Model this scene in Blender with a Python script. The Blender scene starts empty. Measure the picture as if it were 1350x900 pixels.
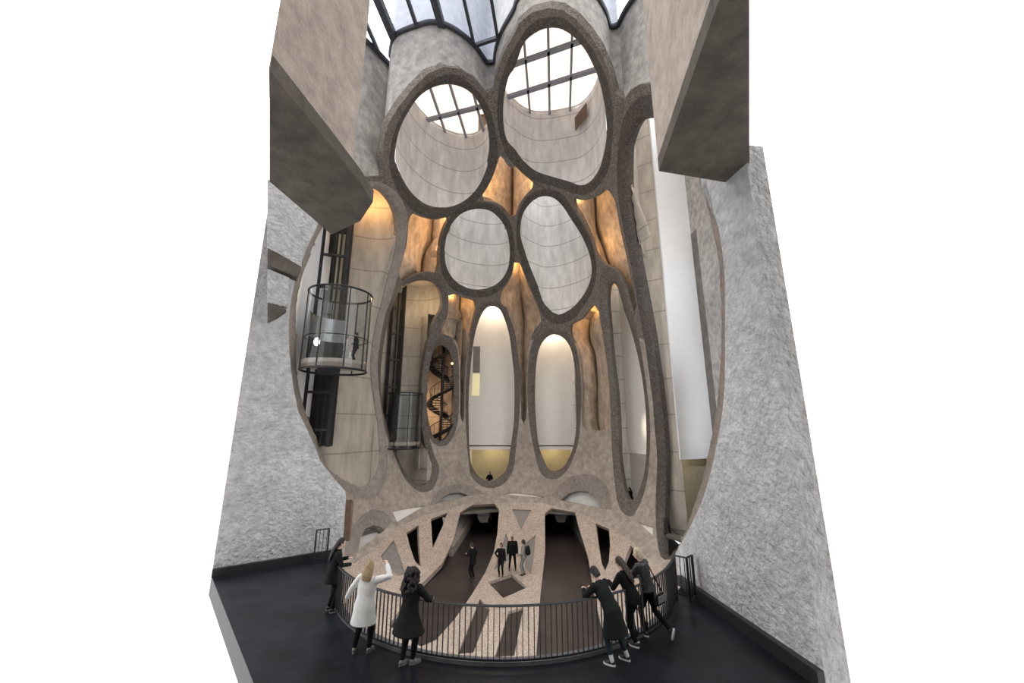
import bpy, bmesh, math, random
import numpy as np
from mathutils import Vector, Matrix
from mathutils.geometry import delaunay_2d_cdt

random.seed(7)
SC = bpy.context.scene
COL = SC.collection

# ------------------------------------------------------------------ camera
FPX, PITCH, CZ = 500.0, math.atan(0.22), 4.5
CT, ST = math.cos(PITCH), math.sin(PITCH)
cam_d = bpy.data.cameras.new('camera'); cam = bpy.data.objects.new('camera', cam_d); COL.objects.link(cam)
cam.location = (0, 0, CZ); cam.rotation_euler = (math.pi / 2 + PITCH, 0, 0)
cam_d.sensor_fit = 'HORIZONTAL'; cam_d.sensor_width = 36.0; cam_d.lens = 36.0 * FPX / 1350.0
cam_d.clip_start = 0.05; cam_d.clip_end = 400
SC.camera = cam

# ------------------------------------------------------------------ sky, light, exposure
world = bpy.data.worlds.new('overcast_sky'); SC.world = world; world.use_nodes = True
bg = world.node_tree.nodes['Background']
bg.inputs[0].default_value = (1.0, 0.985, 0.97, 1)
# overcast sky: three times as bright overhead as at the horizon
wnt = world.node_tree; tc = wnt.nodes.new('ShaderNodeTexCoord'); sx = wnt.nodes.new('ShaderNodeSeparateXYZ')
mr = wnt.nodes.new('ShaderNodeMapRange'); mr.inputs[1].default_value = 0.0; mr.inputs[2].default_value = 1.0; mr.inputs[3].default_value = 1.35; mr.inputs[4].default_value = 4.05
wnt.links.new(tc.outputs['Generated'], sx.inputs[0]); wnt.links.new(sx.outputs[2], mr.inputs[0]); wnt.links.new(mr.outputs[0], bg.inputs[1])
SC.view_settings.view_transform = 'Standard'; SC.view_settings.look = 'None'
SC.view_settings.gamma = 1.0; SC.view_settings.use_curve_mapping = False
SC.view_settings.exposure = 0.0

# ------------------------------------------------------------------ projection helpers
AX, BY, YC, CU, CL = 12.5, 17.0, 18.5, 23.0, 9.0       # the grain-shaped void cut out of the silos

def ray(px, py):
    dx = (px - 675.0) / FPX; dy = (450.0 - py) / FPX
    return np.array([dx, CT - ST * dy, ST + CT * dy])

def at_z(px, py, z):
    d = ray(px, py); t = (z - CZ) / d[2]
    return Vector((d[0] * t, d[1] * t, z))

def at_y(px, py, y):
    d = ray(px, py); t = y / d[1]
    return Vector((d[0] * t, y, CZ + d[2] * t))

def Fv(p):
    z = p[..., 2] - CZ
    r = (p[..., 0] / AX) ** 2 + ((p[..., 1] - YC) / BY) ** 2
    return np.where(z > 0, r + (z / CU) ** 2, r ** 2 + (z / CL) ** 4)

TT = np.linspace(4, 70, 500)
def onS_many(pts):
    pts = np.asarray(pts, float)
    dx = (pts[:, 0] - 675.0) / FPX; dy = (450.0 - pts[:, 1]) / FPX
    D = np.stack([dx, CT - ST * dy, ST + CT * dy], 1)
    O = np.array([0, 0, CZ])
    out = np.empty((len(pts), 3))
    for a in range(0, len(pts), 2000):
        d = D[a:a + 2000]
        V = Fv(O + d[:, None, :] * TT[None, :, None])
        ins = V < 1
        has = ins.any(1)
        last = len(TT) - 1 - ins[:, ::-1].argmax(1)
        lo = np.where(has, TT[last], TT[V.argmin(1)])
        hi = np.where(has, TT[np.minimum(last + 1, len(TT) - 1)], lo)
        for _ in range(25):
            m = (lo + hi) / 2
            v = Fv(O + d * m[:, None])
            lo = np.where(v < 1, m, lo); hi = np.where(v < 1, hi, m)
        t = np.where(has, lo, TT[V.argmin(1)])
        out[a:a + 2000] = O + d * t[:, None]
    return out

def onS(px, py, off=0.0):
    p = onS_many([(px, py)])
    if off: p = p + normS(p) * off
    return Vector(p[0])

def normS(P):
    e = 1e-3; g = np.zeros_like(P)
    for k in range(3):
        q = P.copy(); q[:, k] += e; r = P.copy(); r[:, k] -= e
        g[:, k] = Fv(q) - Fv(r)
    return g / np.maximum(np.linalg.norm(g, axis=1, keepdims=True), 1e-12)

# traced points: eight enlarged windows of the photograph, 4.21875 px each
ORG = dict(A=(360, 0), B=(670, 0), C=(360, 200), D=(670, 200), E=(360, 400), F=(670, 400), G=(360, 600), H=(670, 600),
           J=(360, 690), K=(670, 690), P=None)
def T(*items):
    out = []; o = None
    for it in items:
        if isinstance(it, str): o = ORG[it]; s = it
        elif o is None: out.append((float(it[0]), float(it[1])))
        else: out.append((o[0] + it[0] / 4.21875, o[1] + it[1] / 4.21875))
    return out

def smooth_closed(pts, step=4.0):
    n = len(pts); out = []
    P = [np.array(p) for p in pts]
    for i in range(n):
        p0, p1, p2, p3 = P[i - 1], P[i], P[(i + 1) % n], P[(i + 2) % n]
        k = max(1, int(np.linalg.norm(p2 - p1) / step))
        for j in range(k):
            t = j / k
            q = 0.5 * ((2 * p1) + (-p0 + p2) * t + (2 * p0 - 5 * p1 + 4 * p2 - p3) * t * t + (-p0 + 3 * p1 - 3 * p2 + p3) * t ** 3)
            out.append((q[0], q[1]))
    return out

def smooth_open(pts, step=3.0):
    P = [np.array(p, float) for p in pts]; P = [2 * P[0] - P[1]] + P + [2 * P[-1] - P[-2]]
    out = []
    for i in range(1, len(P) - 2):
        p0, p1, p2, p3 = P[i - 1], P[i], P[i + 1], P[i + 2]
        k = max(1, int(np.linalg.norm(p2 - p1) / step))
        for j in range(k):
            t = j / k
            out.append(tuple(0.5 * ((2 * p1) + (-p0 + p2) * t + (2 * p0 - 5 * p1 + 4 * p2 - p3) * t * t + (-p0 + 3 * p1 - 3 * p2 + p3) * t ** 3)))
    out.append(tuple(P[-2]))
    return out

def straight_closed(pts, step=6.0):
    out = []
    for i in range(len(pts)):
        a = np.array(pts[i]); b = np.array(pts[(i + 1) % len(pts)])
        k = max(1, int(np.linalg.norm(b - a) / step))
        for j in range(k): out.append(tuple(a + (b - a) * j / k))
    return out

def inpoly(pts, poly):
    x = pts[:, 0]; y = pts[:, 1]; c = np.zeros(len(pts), bool)
    P = np.asarray(poly); Q = np.roll(P, 1, 0)
    for (x1, y1), (x2, y2) in zip(P, Q):
        if y1 == y2: continue
        m = ((y1 > y) != (y2 > y)) & (x < (x2 - x1) * (y - y1) / (y2 - y1) + x1)
        c ^= m
    return c

# ------------------------------------------------------------------ materials
MATS = {}
def srgb(r, g, b):
    f = lambda c: (c / 255 / 12.92) if c / 255 <= 0.04045 else ((c / 255 + 0.055) / 1.055) ** 2.4
    return (f(r), f(g), f(b), 1)

def mat(name, col, rough=0.8, metal=0.0, var=0.0, scale=3.0, bump=0.0, bscale=None, spec=0.5, col2=None, stretch=None, lines=0.0, lstep=1.9, speck=None):
    """procedural material: base colour varied by noise, optional stains, bump, horizontal casting joints, aggregate specks"""
    m = bpy.data.materials.new(name); m.use_nodes = True
    nt = m.node_tree; N = nt.nodes; L = nt.links
    b = N['Principled BSDF']; b.inputs['Roughness'].default_value = rough; b.inputs['Metallic'].default_value = metal
    b.inputs['Specular IOR Level'].default_value = spec
    b.inputs['Base Color'].default_value = col
    if var or bump or lines or speck:
        geo = N.new('ShaderNodeNewGeometry')
        mp = N.new('ShaderNodeMapping'); L.new(geo.outputs['Position'], mp.inputs[0])
        if stretch: mp.inputs['Scale'].default_value = stretch
        src = mp.outputs[0]
    cur = None
    if var:
        n = N.new('ShaderNodeTexNoise'); n.inputs['Scale'].default_value = scale; n.inputs['Detail'].default_value = 8; n.inputs['Roughness'].default_value = 0.65
        L.new(src, n.inputs['Vector'])
        r = N.new('ShaderNodeValToRGB'); L.new(n.outputs[0], r.inputs[0])
        c2 = col2 or tuple(c * (1 - var) for c in col[:3]) + (1,)
        hi = tuple(min(1, c * (1 + var * 0.5)) for c in col[:3]) + (1,)
        r.color_ramp.elements[0].position = 0.32; r.color_ramp.elements[0].color = c2
        r.color_ramp.elements[1].position = 0.68; r.color_ramp.elements[1].color = hi
        cur = r.outputs[0]
        n2 = N.new('ShaderNodeTexNoise'); n2.inputs['Scale'].default_value = scale * 0.17; n2.inputs['Detail'].default_value = 4
        L.new(src, n2.inputs['Vector'])
        mx = N.new('ShaderNodeMix'); mx.data_type = 'RGBA'; mx.blend_type = 'MULTIPLY'
        r2 = N.new('ShaderNodeMapRange'); r2.inputs[1].default_value = 0.3; r2.inputs[2].default_value = 0.7; r2.inputs[3].default_value = 1 - var * 0.6; r2.inputs[4].default_value = 1.0
        L.new(n2.outputs[0], r2.inputs[0])
        mx.inputs[0].default_value = 1.0; L.new(cur, mx.inputs[6]); L.new(r2.outputs[0], mx.inputs[7]); cur = mx.outputs[2]
    if speck:
        v = N.new('ShaderNodeTexVoronoi'); v.inputs['Scale'].default_value = speck[0]; L.new(src, v.inputs['Vector'])
        rr = N.new('ShaderNodeValToRGB'); rr.color_ramp.interpolation = 'CONSTANT'
        rr.color_ramp.elements[0].position = 0; rr.color_ramp.elements[0].color = (0, 0, 0, 1)
        rr.color_ramp.elements[1].position = speck[1]; rr.color_ramp.elements[1].color = (1, 1, 1, 1)
        sep = N.new('ShaderNodeSeparateColor'); L.new(v.outputs['Color'], sep.inputs[0]); L.new(sep.outputs[0], rr.inputs[0])
        mx = N.new('ShaderNodeMix'); mx.data_type = 'RGBA'; L.new(rr.outputs[0], mx.inputs[0])
        mx.inputs[7].default_value = speck[2]
        if cur: L.new(cur, mx.inputs[6])
        else: mx.inputs[6].default_value = col
        cur = mx.outputs[2]
    if lines:
        sp = N.new('ShaderNodeSeparateXYZ'); L.new(geo.outputs['Position'], sp.inputs[0])
        dv = N.new('ShaderNodeMath'); dv.operation = 'DIVIDE'; dv.inputs[1].default_value = lstep; L.new(sp.outputs[2], dv.inputs[0])
        fr = N.new('ShaderNodeMath'); fr.operation = 'FRACT'; L.new(dv.outputs[0], fr.inputs[0])
        lt = N.new('ShaderNodeMath'); lt.operation = 'LESS_THAN'; lt.inputs[1].default_value = 0.035; L.new(fr.outputs[0], lt.inputs[0])
        ml = N.new('ShaderNodeMath'); ml.operation = 'MULTIPLY'; ml.inputs[1].default_value = lines; L.new(lt.outputs[0], ml.inputs[0])
        mx = N.new('ShaderNodeMix'); mx.data_type = 'RGBA'; L.new(ml.outputs[0], mx.inputs[0])
        if cur: L.new(cur, mx.inputs[6])
        else: mx.inputs[6].default_value = col
        mx.inputs[7].default_value = tuple(c * 0.35 for c in col[:3]) + (1,)
        cur = mx.outputs[2]
    if cur: L.new(cur, b.inputs['Base Color'])
    if bump:
        n3 = N.new('ShaderNodeTexNoise'); n3.inputs['Scale'].default_value = bscale or scale * 4; n3.inputs['Detail'].default_value = 6
        L.new(src, n3.inputs['Vector'])
        bp = N.new('ShaderNodeBump'); bp.inputs['Strength'].default_value = bump; bp.inputs['Distance'].default_value = 0.12
        L.new(n3.outputs[0], bp.inputs['Height']); L.new(bp.outputs[0], b.inputs['Normal'])
    MATS[name] = m
    return m

def glassmat(name, tint, gloss=0.12, rough=0.02):
    m = bpy.data.materials.new(name); m.use_nodes = True; nt = m.node_tree; N = nt.nodes; L = nt.links
    N.remove(N['Principled BSDF'])
    t = N.new('ShaderNodeBsdfTransparent'); t.inputs[0].default_value = tint
    g = N.new('ShaderNodeBsdfGlossy'); g.inputs['Roughness'].default_value = rough
    fr = N.new('ShaderNodeLayerWeight'); fr.inputs[0].default_value = 0.5
    pw = N.new('ShaderNodeMath'); pw.operation = 'POWER'; pw.inputs[1].default_value = 4.0; L.new(fr.outputs['Facing'], pw.inputs[0])
    ad = N.new('ShaderNodeMath'); ad.operation = 'MULTIPLY_ADD'; ad.inputs[1].default_value = 0.6; ad.inputs[2].default_value = gloss * 0.4; L.new(pw.outputs[0], ad.inputs[0])
    mx = N.new('ShaderNodeMixShader'); L.new(ad.outputs[0], mx.inputs[0]); L.new(t.outputs[0], mx.inputs[1]); L.new(g.outputs[0], mx.inputs[2])
    L.new(mx.outputs[0], N['Material Output'].inputs[0]); MATS[name] = m; return m

def emitmat(name, col, s):
    m = bpy.data.materials.new(name); m.use_nodes = True
    b = m.node_tree.nodes['Principled BSDF']; b.inputs['Base Color'].default_value = col
    b.inputs['Emission Color'].default_value = col; b.inputs['Emission Strength'].default_value = s
    MATS[name] = m; return m

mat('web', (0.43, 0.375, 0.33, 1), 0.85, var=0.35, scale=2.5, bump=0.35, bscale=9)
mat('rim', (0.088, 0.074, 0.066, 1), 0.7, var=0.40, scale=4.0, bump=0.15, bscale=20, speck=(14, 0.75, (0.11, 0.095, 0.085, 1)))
mat('web_shaded', (0.17, 0.147, 0.13, 1), 0.8, var=0.35, scale=3.0, bump=0.25, bscale=12, speck=(14, 0.7, (0.22, 0.19, 0.165, 1)))  # same concrete as the web, with the upper zone's shade put into its colour
mat('rim_lit', (0.15, 0.128, 0.113, 1), 0.75, var=0.35, scale=4.0, bump=0.15, bscale=20, speck=(14, 0.75, (0.18, 0.155, 0.138, 1)))  # lit copy of the rim concrete: light from above put into its colour
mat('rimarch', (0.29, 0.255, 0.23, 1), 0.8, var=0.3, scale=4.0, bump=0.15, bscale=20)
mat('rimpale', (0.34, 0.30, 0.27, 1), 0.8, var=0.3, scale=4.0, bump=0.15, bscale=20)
mat('tube', (0.88, 0.865, 0.85, 1), 0.85, var=0.25, scale=1.6, bump=0.12, bscale=8, stretch=(1, 1, 0.3), lines=0.75, lstep=2.1)
mat('tube_tan', (0.50, 0.45, 0.39, 1), 0.85, var=0.28, scale=1.6, bump=0.15, bscale=8, stretch=(1, 1, 0.3), lines=0.6, lstep=2.6)
mat('gapwall', (0.60, 0.50, 0.40, 1), 0.9, var=0.45, scale=2.2, bump=0.5, bscale=7, stretch=(1, 1, 0.5))
mat('outer', (0.44, 0.42, 0.40, 1), 0.9, var=0.4, scale=2.0, bump=0.4, bscale=8)
mat('beam', (0.122, 0.104, 0.088, 1), 0.85, var=0.4, scale=1.8, bump=0.3, bscale=10)  # shade under the beams put into this darker soffit colour
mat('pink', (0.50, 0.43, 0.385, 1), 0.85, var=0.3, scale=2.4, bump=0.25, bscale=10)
mat('rough', (0.60, 0.605, 0.62, 1), 0.9, var=0.30, scale=4, bump=1.0, bscale=9)
mat('plaster', (0.84, 0.81, 0.77, 1), 0.6, var=0.04, scale=2)
mat('plaster_cool', (0.82, 0.83, 0.85, 1), 0.6, var=0.03, scale=2)
mat('cream', (0.62, 0.56, 0.40, 1), 0.7, var=0.12, scale=2)
mat('ledge', (0.80, 0.76, 0.72, 1), 0.7, var=0.1, scale=3)
mat('terrazzo', (0.54, 0.455, 0.39, 1), 0.55, var=0.2, scale=1.5, bump=0.05, bscale=20, speck=(24, 0.62, (0.30, 0.24, 0.20, 1)))
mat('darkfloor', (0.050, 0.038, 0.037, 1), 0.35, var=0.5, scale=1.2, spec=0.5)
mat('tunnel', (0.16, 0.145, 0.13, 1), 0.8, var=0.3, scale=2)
mat('balcony', (0.012, 0.0135, 0.021, 1), 0.34, var=0.6, scale=1.3, bump=0.04, bscale=3, spec=0.22)
mat('plinth', (0.02, 0.021, 0.025, 1), 0.5, var=0.3, scale=4)
mat('kerb', (0.13, 0.135, 0.15, 1), 0.7, var=0.3, scale=6)
mat('steel', (0.018, 0.019, 0.023, 1), 0.45, metal=0.3, var=0.2, scale=8)
mat('mullion', (0.045, 0.048, 0.06, 1), 0.5, metal=0.2, var=0.1, scale=8)
mat('bargrey', (0.30, 0.32, 0.37, 1), 0.5, var=0.1, scale=8)
mat('shaft', (0.02, 0.02, 0.022, 1), 0.5, var=0.4, scale=4)
mat('chrome', (0.35, 0.36, 0.37, 1), 0.25, metal=0.8, var=0.1, scale=5)
mat('carfloor', (0.42, 0.36, 0.31, 1), 0.5, var=0.2, scale=5)
mat('brown', (0.20, 0.13, 0.085, 1), 0.7, var=0.3, scale=4)
mat('slab', (0.24, 0.225, 0.215, 1), 0.5, var=0.15, scale=4)
mat('white_box', (0.70, 0.68, 0.66, 1), 0.7, var=0.1, scale=3)
glassmat('glass', (0.86, 0.89, 0.90, 1), 0.15)
glassmat('roofglass', (0.93, 0.95, 1.0, 1), 0.1)
mat('outer_lit', (0.66, 0.68, 0.72, 1), 0.9, var=0.15, scale=2.0, bump=0.2, bscale=8)  # paler copy of the outer concrete: daylight above the roof put into its colour
glassmat('skyglass', (0.47, 0.39, 0.335, 1), 0.05)
emitmat('lamp_white', (1.0, 0.95, 0.88, 1), 6.0)
emitmat('lamp_warm', (1.0, 0.66, 0.30, 1), 6.0)

# ------------------------------------------------------------------ object helpers
def link(name, me, m=None, parent=None):
    o = bpy.data.objects.new(name, me); COL.objects.link(o)
    if m is not None and me is not None and len(me.materials) == 0: me.materials.append(MATS[m] if isinstance(m, str) else m)
    if parent is not None: o.parent = parent
    return o

def mesh(name, verts, faces, m=None, parent=None, smooth=None):
    me = bpy.data.meshes.new(name)
    me.from_pydata([tuple(v) for v in verts], [], [tuple(f) for f in faces]); me.validate(); me.update()
    if smooth is not None:
        me.polygons.foreach_set('use_smooth', [True] * len(me.polygons)); me.set_sharp_from_angle(angle=math.radians(smooth))
    return link(name, me, m, parent)

def from_bm(name, bm, m=None, parent=None, smooth=None):
    bmesh.ops.recalc_face_normals(bm, faces=bm.faces)
    me = bpy.data.meshes.new(name); bm.to_mesh(me); bm.free()
    if smooth is not None:
        me.polygons.foreach_set('use_smooth', [True] * len(me.polygons)); me.set_sharp_from_angle(angle=math.radians(smooth))
    return link(name, me, m, parent)

def empty(name, loc=(0, 0, 0), rz=0.0):
    o = bpy.data.objects.new(name, None); COL.objects.link(o); o.location = loc; o.rotation_euler = (0, 0, rz); o.empty_display_size = 0.2
    return o

def tag(o, label=None, cat=None, group=None, kind=None):
    if label: o['label'] = label
    if cat: o['category'] = cat
    if group: o['group'] = group
    if kind: o['kind'] = kind
    return o

def plabel(o, label): o['label'] = label; return o

def bar(bm, a, b, w, h, up=(0, 0, 1)):
    a = Vector(a); b = Vector(b); d = (b - a).normalized(); u = Vector(up)
    s = d.cross(u)
    if s.length < 1e-4: s = d.cross(Vector((0, 1, 0)))
    s.normalize(); u = s.cross(d).normalized()
    vs = []
    for p in (a, b):
        for x, y in ((-1, -1), (1, -1), (1, 1), (-1, 1)): vs.append(bm.verts.new(p + s * x * w / 2 + u * y * h / 2))
    for f in ((0, 3, 2, 1), (4, 5, 6, 7), (0, 1, 5, 4), (1, 2, 6, 5), (2, 3, 7, 6), (3, 0, 4, 7)): bm.faces.new([vs[i] for i in f])

def tubepath(bm, pts, radii, seg=8, cap=True, closed=False, side0=None):
    pts = [Vector(p) for p in pts]; n = len(pts)
    if not hasattr(radii, '__len__'): radii = [radii] * n
    rings = []; prev = None
    for i, p in enumerate(pts):
        if closed: d = pts[(i + 1) % n] - pts[i - 1]
        else: d = pts[min(i + 1, n - 1)] - pts[max(i - 1, 0)]
        d.normalize()
        if prev is None and side0 is not None:
            s = Vector(side0) - d * Vector(side0).dot(d)
        elif prev is None:
            s = d.cross(Vector((0, 0, 1)))
            if s.length < 1e-3: s = d.cross(Vector((0, 1, 0)))
        else: s = prev - d * prev.dot(d)
        s.normalize(); prev = s; u = s.cross(d)
        r = radii[i]; rx, ry = (r if hasattr(r, '__len__') else (r, r))
        rings.append([bm.verts.new(p + s * math.cos(2 * math.pi * k / seg) * rx + u * math.sin(2 * math.pi * k / seg) * ry) for k in range(seg)])
    m = n if closed else n - 1
    for i in range(m):
        A, B = rings[i], rings[(i + 1) % n]
        for k in range(seg): bm.faces.new((A[k], A[(k + 1) % seg], B[(k + 1) % seg], B[k]))
    if cap and not closed:
        bm.faces.new(rings[0][::-1]); bm.faces.new(rings[-1])

def prism(name, poly, z0, z1, m, parent=None, bottom=True):
    """plan polygon extruded between two heights"""
    bm = bmesh.new()
    lo = [bm.verts.new((p[0], p[1], z0)) for p in poly]; hi = [bm.verts.new((p[0], p[1], z1)) for p in poly]
    n = len(poly)
    if bottom: bm.faces.new(lo[::-1])
    bm.faces.new(hi)
    for i in range(n): bm.faces.new((lo[i], lo[(i + 1) % n], hi[(i + 1) % n], hi[i]))
    bm.normal_update(); bmesh.ops.triangulate(bm, faces=[f for f in bm.faces if len(f.verts) > 4], ngon_method='EAR_CLIP')
    return from_bm(name, bm, m, parent)

def slab_on(name, pts3, thick, m, parent=None):
    """flat 3-D polygon given thickness along its normal, away from the camera"""
    pts3 = [Vector(p) for p in pts3]; n = len(pts3)
    nr = Vector((0, 0, 0))
    for i in range(n): nr += (pts3[i] - pts3[0]).cross(pts3[(i + 1) % n] - pts3[0])
    nr.normalize()
    if nr.dot(pts3[0] - Vector((0, 0, CZ))) < 0: nr = -nr
    bm = bmesh.new()
    a = [bm.verts.new(p) for p in pts3]; b = [bm.verts.new(p + nr * thick) for p in pts3]
    bm.faces.new(a); bm.faces.new(b[::-1])
    for i in range(n): bm.faces.new((a[i], b[i], b[(i + 1) % n], a[(i + 1) % n]))
    bm.normal_update(); bmesh.ops.triangulate(bm, faces=[f for f in bm.faces if len(f.verts) > 4], ngon_method='EAR_CLIP')
    return from_bm(name, bm, m, parent)

def lamp(name, loc, energy, col, size=0.3, kind='POINT', rot=None, spot=None):
    l = bpy.data.lights.new(name, kind); l.energy = energy; l.color = col
    if kind == 'POINT' or kind == 'SPOT': l.shadow_soft_size = size
    if kind == 'AREA': l.size = size
    if spot: l.spot_size = spot; l.spot_blend = 1.0
    o = bpy.data.objects.new(name, l); COL.objects.link(o); o.location = loc
    if rot is not None: o.rotation_euler = rot
    return o
WARM = (1.0, 0.55, 0.20)
# ------------------------------------------------------------------ traced outlines of the openings (inner edge, outer edge of the dark rim)
OV = {}
OV['TL'] = (T('A', (690, 880), (712, 740), (770, 620), (830, 540), (910, 492), (1000, 480), (1085, 510), (1145, 575), (1190, 680), (1210, 800),
              'C', (1200, 60), (1160, 170), (1100, 250), (1020, 300), (930, 312), (850, 290), (780, 230), (730, 150), (700, 75)),
            T('A', (648, 899), (672, 740), (740, 600), (840, 480), (960, 415), (1050, 430), (1150, 520), (1210, 620), (1243, 760),
              'C', (1248, 30), (1225, 130), (1165, 238), (1080, 310), (980, 360), (880, 372), (790, 338), (725, 270), (672, 170)))
OV['TR'] = (T('A', (1345, 385), (1310, 440), (1285, 560), (1282, 680), (1300, 780), 'D', (38, -8), (80, 50), (150, 110), (240, 142), (330, 168), (395, 190),
              (440, 175), (480, 130), (510, 60), 'B', (535, 780), (535, 700), (522, 580), (495, 460), (455, 360), (410, 280), (350, 215), (280, 175), (200, 175), (130, 210), (80, 265)),
            T('A', (1345, 262), (1300, 350), (1262, 470), (1246, 600), (1253, 720), (1285, 830), 'D', (0, 35), (90, 130), (150, 165), (250, 190), (340, 225), (400, 240), (440, 235),
              (510, 180), (560, 90), 'B', (575, 820), (583, 720), (580, 600), (560, 480), (520, 370), (460, 260), (390, 170), (320, 110), (250, 92), (180, 105), (110, 150)))
OV['ML'] = (T('C', (1165, 322), (1215, 335), (1260, 375), (1295, 430), (1312, 500), (1317, 570), (1308, 640), (1280, 700), (1230, 745), (1165, 765), (1100, 762), (1040, 735),
              (995, 690), (968, 630), (962, 560), (970, 480), (1000, 405), (1050, 350), (1110, 325)),
            T('C', (1160, 280), (1230, 295), (1290, 345), (1325, 410), (1340, 490), (1343, 570), (1335, 650), (1305, 720), (1250, 780), (1180, 808), (1110, 808), (1030, 785),
              (970, 735), (935, 660), (928, 570), (938, 480), (970, 390), (1020, 325), (1085, 288)))
OV['MR'] = (T('D', (205, 250), (255, 265), (300, 310), (345, 380), (390, 450), (425, 520), (448, 590), (457, 660), (445, 730), (410, 800), (360, 860), 'F', (315, 48), (275, 62), (245, 50), (215, 20),
              'D', (190, 830), (160, 740), (120, 640), (90, 550), (68, 470), (68, 400), (85, 340), (120, 290), (160, 260)),
            T('D', (190, 210), (250, 212), (310, 245), (355, 310), (400, 380), (450, 470), (480, 560), (492, 650), (480, 740), (445, 820), (400, 885), 'F', (370, 80), (310, 108), (260, 112), (215, 90), (185, 50),
              'D', (165, 850), (130, 770), (90, 670), (60, 580), (45, 490), (45, 410), (60, 330), (95, 265), (140, 225)))
OV['LB'] = (T('C', (460, 235), (520, 212), (575, 212), (625, 235), (668, 285), (695, 345), (706, 410), (700, 500), (682, 600), (655, 690), (632, 780), (612, 860),
              'E', (590, 100), (570, 200), (557, 320), (562, 450), (580, 580), (595, 690), (602, 800), 'G', (602, 20), (590, 85), (560, 135), (530, 163), (500, 172), (455, 152), (380, 115), (320, 70),
              'E', (285, 810), (240, 710), (200, 610), (165, 480), (150, 370), (145, 250), (145, 150), (150, 0), 'C', (170, 740), (200, 640), (240, 530), (285, 440), (340, 360), (400, 285)),
            T('C', (440, 190), (500, 170), (570, 165), (640, 190), (700, 240), (742, 330), (750, 400), (735, 520), (710, 640), (680, 740), (650, 840),
              'E', (625, 60), (598, 200), (583, 320), (586, 450), (602, 580), (622, 700), (635, 800), 'G', (638, 40), (628, 130), (600, 200), (560, 242), (520, 248), (470, 235), (410, 200), (340, 130), (262, 30),
              'E', (235, 800), (190, 700), (140, 600), (115, 480), (100, 370), (90, 250), (88, 120), 'C', (95, 860), (120, 720), (155, 620), (190, 520), (235, 430), (300, 330), (380, 235)))
OV['OV2'] = (T('C', (700, 800), (745, 748), (800, 722), (860, 718), (910, 740), (940, 790), (948, 850), 'P', (583, 408), (574, 425), (565.5, 453), (559.5, 487), (557, 520), (557, 553), (560, 576), (565, 596),
               'G', (885, 40), (890, 75), (882, 115), (855, 158), (828, 165), (790, 150), (745, 95), (710, 30), 'E', (690, 810), (650, 700), (625, 600), (612, 500), (610, 380), (622, 260), (640, 150), (665, 50)),
             T('C', (655, 830), (720, 730), (790, 685), (860, 668), (920, 680), (955, 720), (975, 800), (972, 870), 'P', (587, 412), (580, 432), (572.5, 455), (566.5, 487), (563.5, 520), (563.5, 553), (566, 576), (572, 598),
               'G', (922, 60), (918, 120), (890, 185), (845, 205), (800, 195), (740, 140), (695, 50), 'E', (655, 790), (615, 690), (590, 600), (575, 500), (572, 380), (585, 250), (605, 130), (630, 40)))
OV['STAIR'] = (T('E', (940, 232), (975, 250), (1000, 300), (1010, 380), (1011, 500), (1008, 600), (1000, 680), (975, 740), (940, 765), (905, 750), (880, 690), (865, 600), (862, 500), (868, 400), (885, 310), (905, 255)),
               T('E', (935, 178), (985, 190), (1020, 240), (1032, 320), (1035, 450), (1033, 580), (1025, 670), (1000, 745), (960, 790), (915, 790), (875, 755), (850, 680), (835, 580), (833, 450), (840, 340), (865, 240), (895, 195)))
OV['L2'] = (T('E', (1215, 15), (1260, 30), (1290, 90), (1315, 180), (1330, 300), (1340, 400), (1342, 520), (1340, 640), (1330, 740), (1318, 820), 'G', (1310, 40), (1290, 90), (1250, 125), (1205, 140), (1160, 125), (1120, 80),
              'E', (1102, 870), (1094, 760), (1092, 640), (1092, 530), (1098, 420), (1108, 300), (1125, 180), (1150, 90), (1180, 35)),
            T('C', (1180, 838), (1225, 828), (1268, 842), 'E', (1295, 40), (1325, 100), (1348, 180), 'F', (55, 300), (65, 420), (66, 540), (60, 650), (50, 740), (42, 820), 'G', (1340, 60), (1310, 130), (1260, 172), (1205, 183), (1150, 165), (1100, 110),
              'E', (1085, 850), (1077, 750), (1071, 640), (1070, 500), (1078, 350), (1095, 200), (1120, 80), (1145, 20)))
OV['L3'] = (T('F', (250, 172), (300, 190), (335, 235), (355, 300), (370, 400), (378, 520), (378, 620), (370, 720), (352, 810), 'H', (325, 30), (300, 65), (265, 85), (235, 85), (205, 60),
              'F', (165, 800), (150, 680), (143, 540), (145, 420), (152, 320), (170, 240), (205, 190)),
            T('F', (250, 135), (310, 148), (350, 185), (380, 250), (398, 350), (408, 480), (405, 600), (398, 700), (385, 790), 'H', (355, 30), (330, 80), (290, 120), (245, 133), (195, 115), (165, 60),
              'F', (145, 820), (125, 720), (112, 600), (106, 480), (110, 360), (120, 270), (145, 190), (185, 145)))
OV['RS'] = (T('D', (570, 728), (590, 740), (610, 790), (635, 885), 'F', (660, 110), (690, 210), (720, 340), (740, 460), (752, 580), (757, 700), (757, 800), 'H', (755, 20), (748, 80), (735, 140), (710, 210), (690, 250), (670, 245), (645, 210), (625, 130),
              'F', (610, 860), (606, 760), (603, 660), (598, 560), (590, 470), (575, 350), (560, 200), (550, 80), 'D', (543, 850), (545, 790), (552, 745)),
            T('D', (545, 635), (590, 655), (625, 705), (655, 790), (680, 870), 'F', (700, 90), (735, 230), (755, 360), (775, 500), (785, 600), (790, 720), 'H', (785, 30), (770, 150), (745, 240), (712, 310), (690, 340), (650, 330), (615, 280), (595, 180),
              'F', (580, 860), (574, 740), (570, 600), (562, 470), (550, 340), (530, 200), (510, 80), 'D', (505, 840), (505, 760), (515, 680)))
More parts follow.
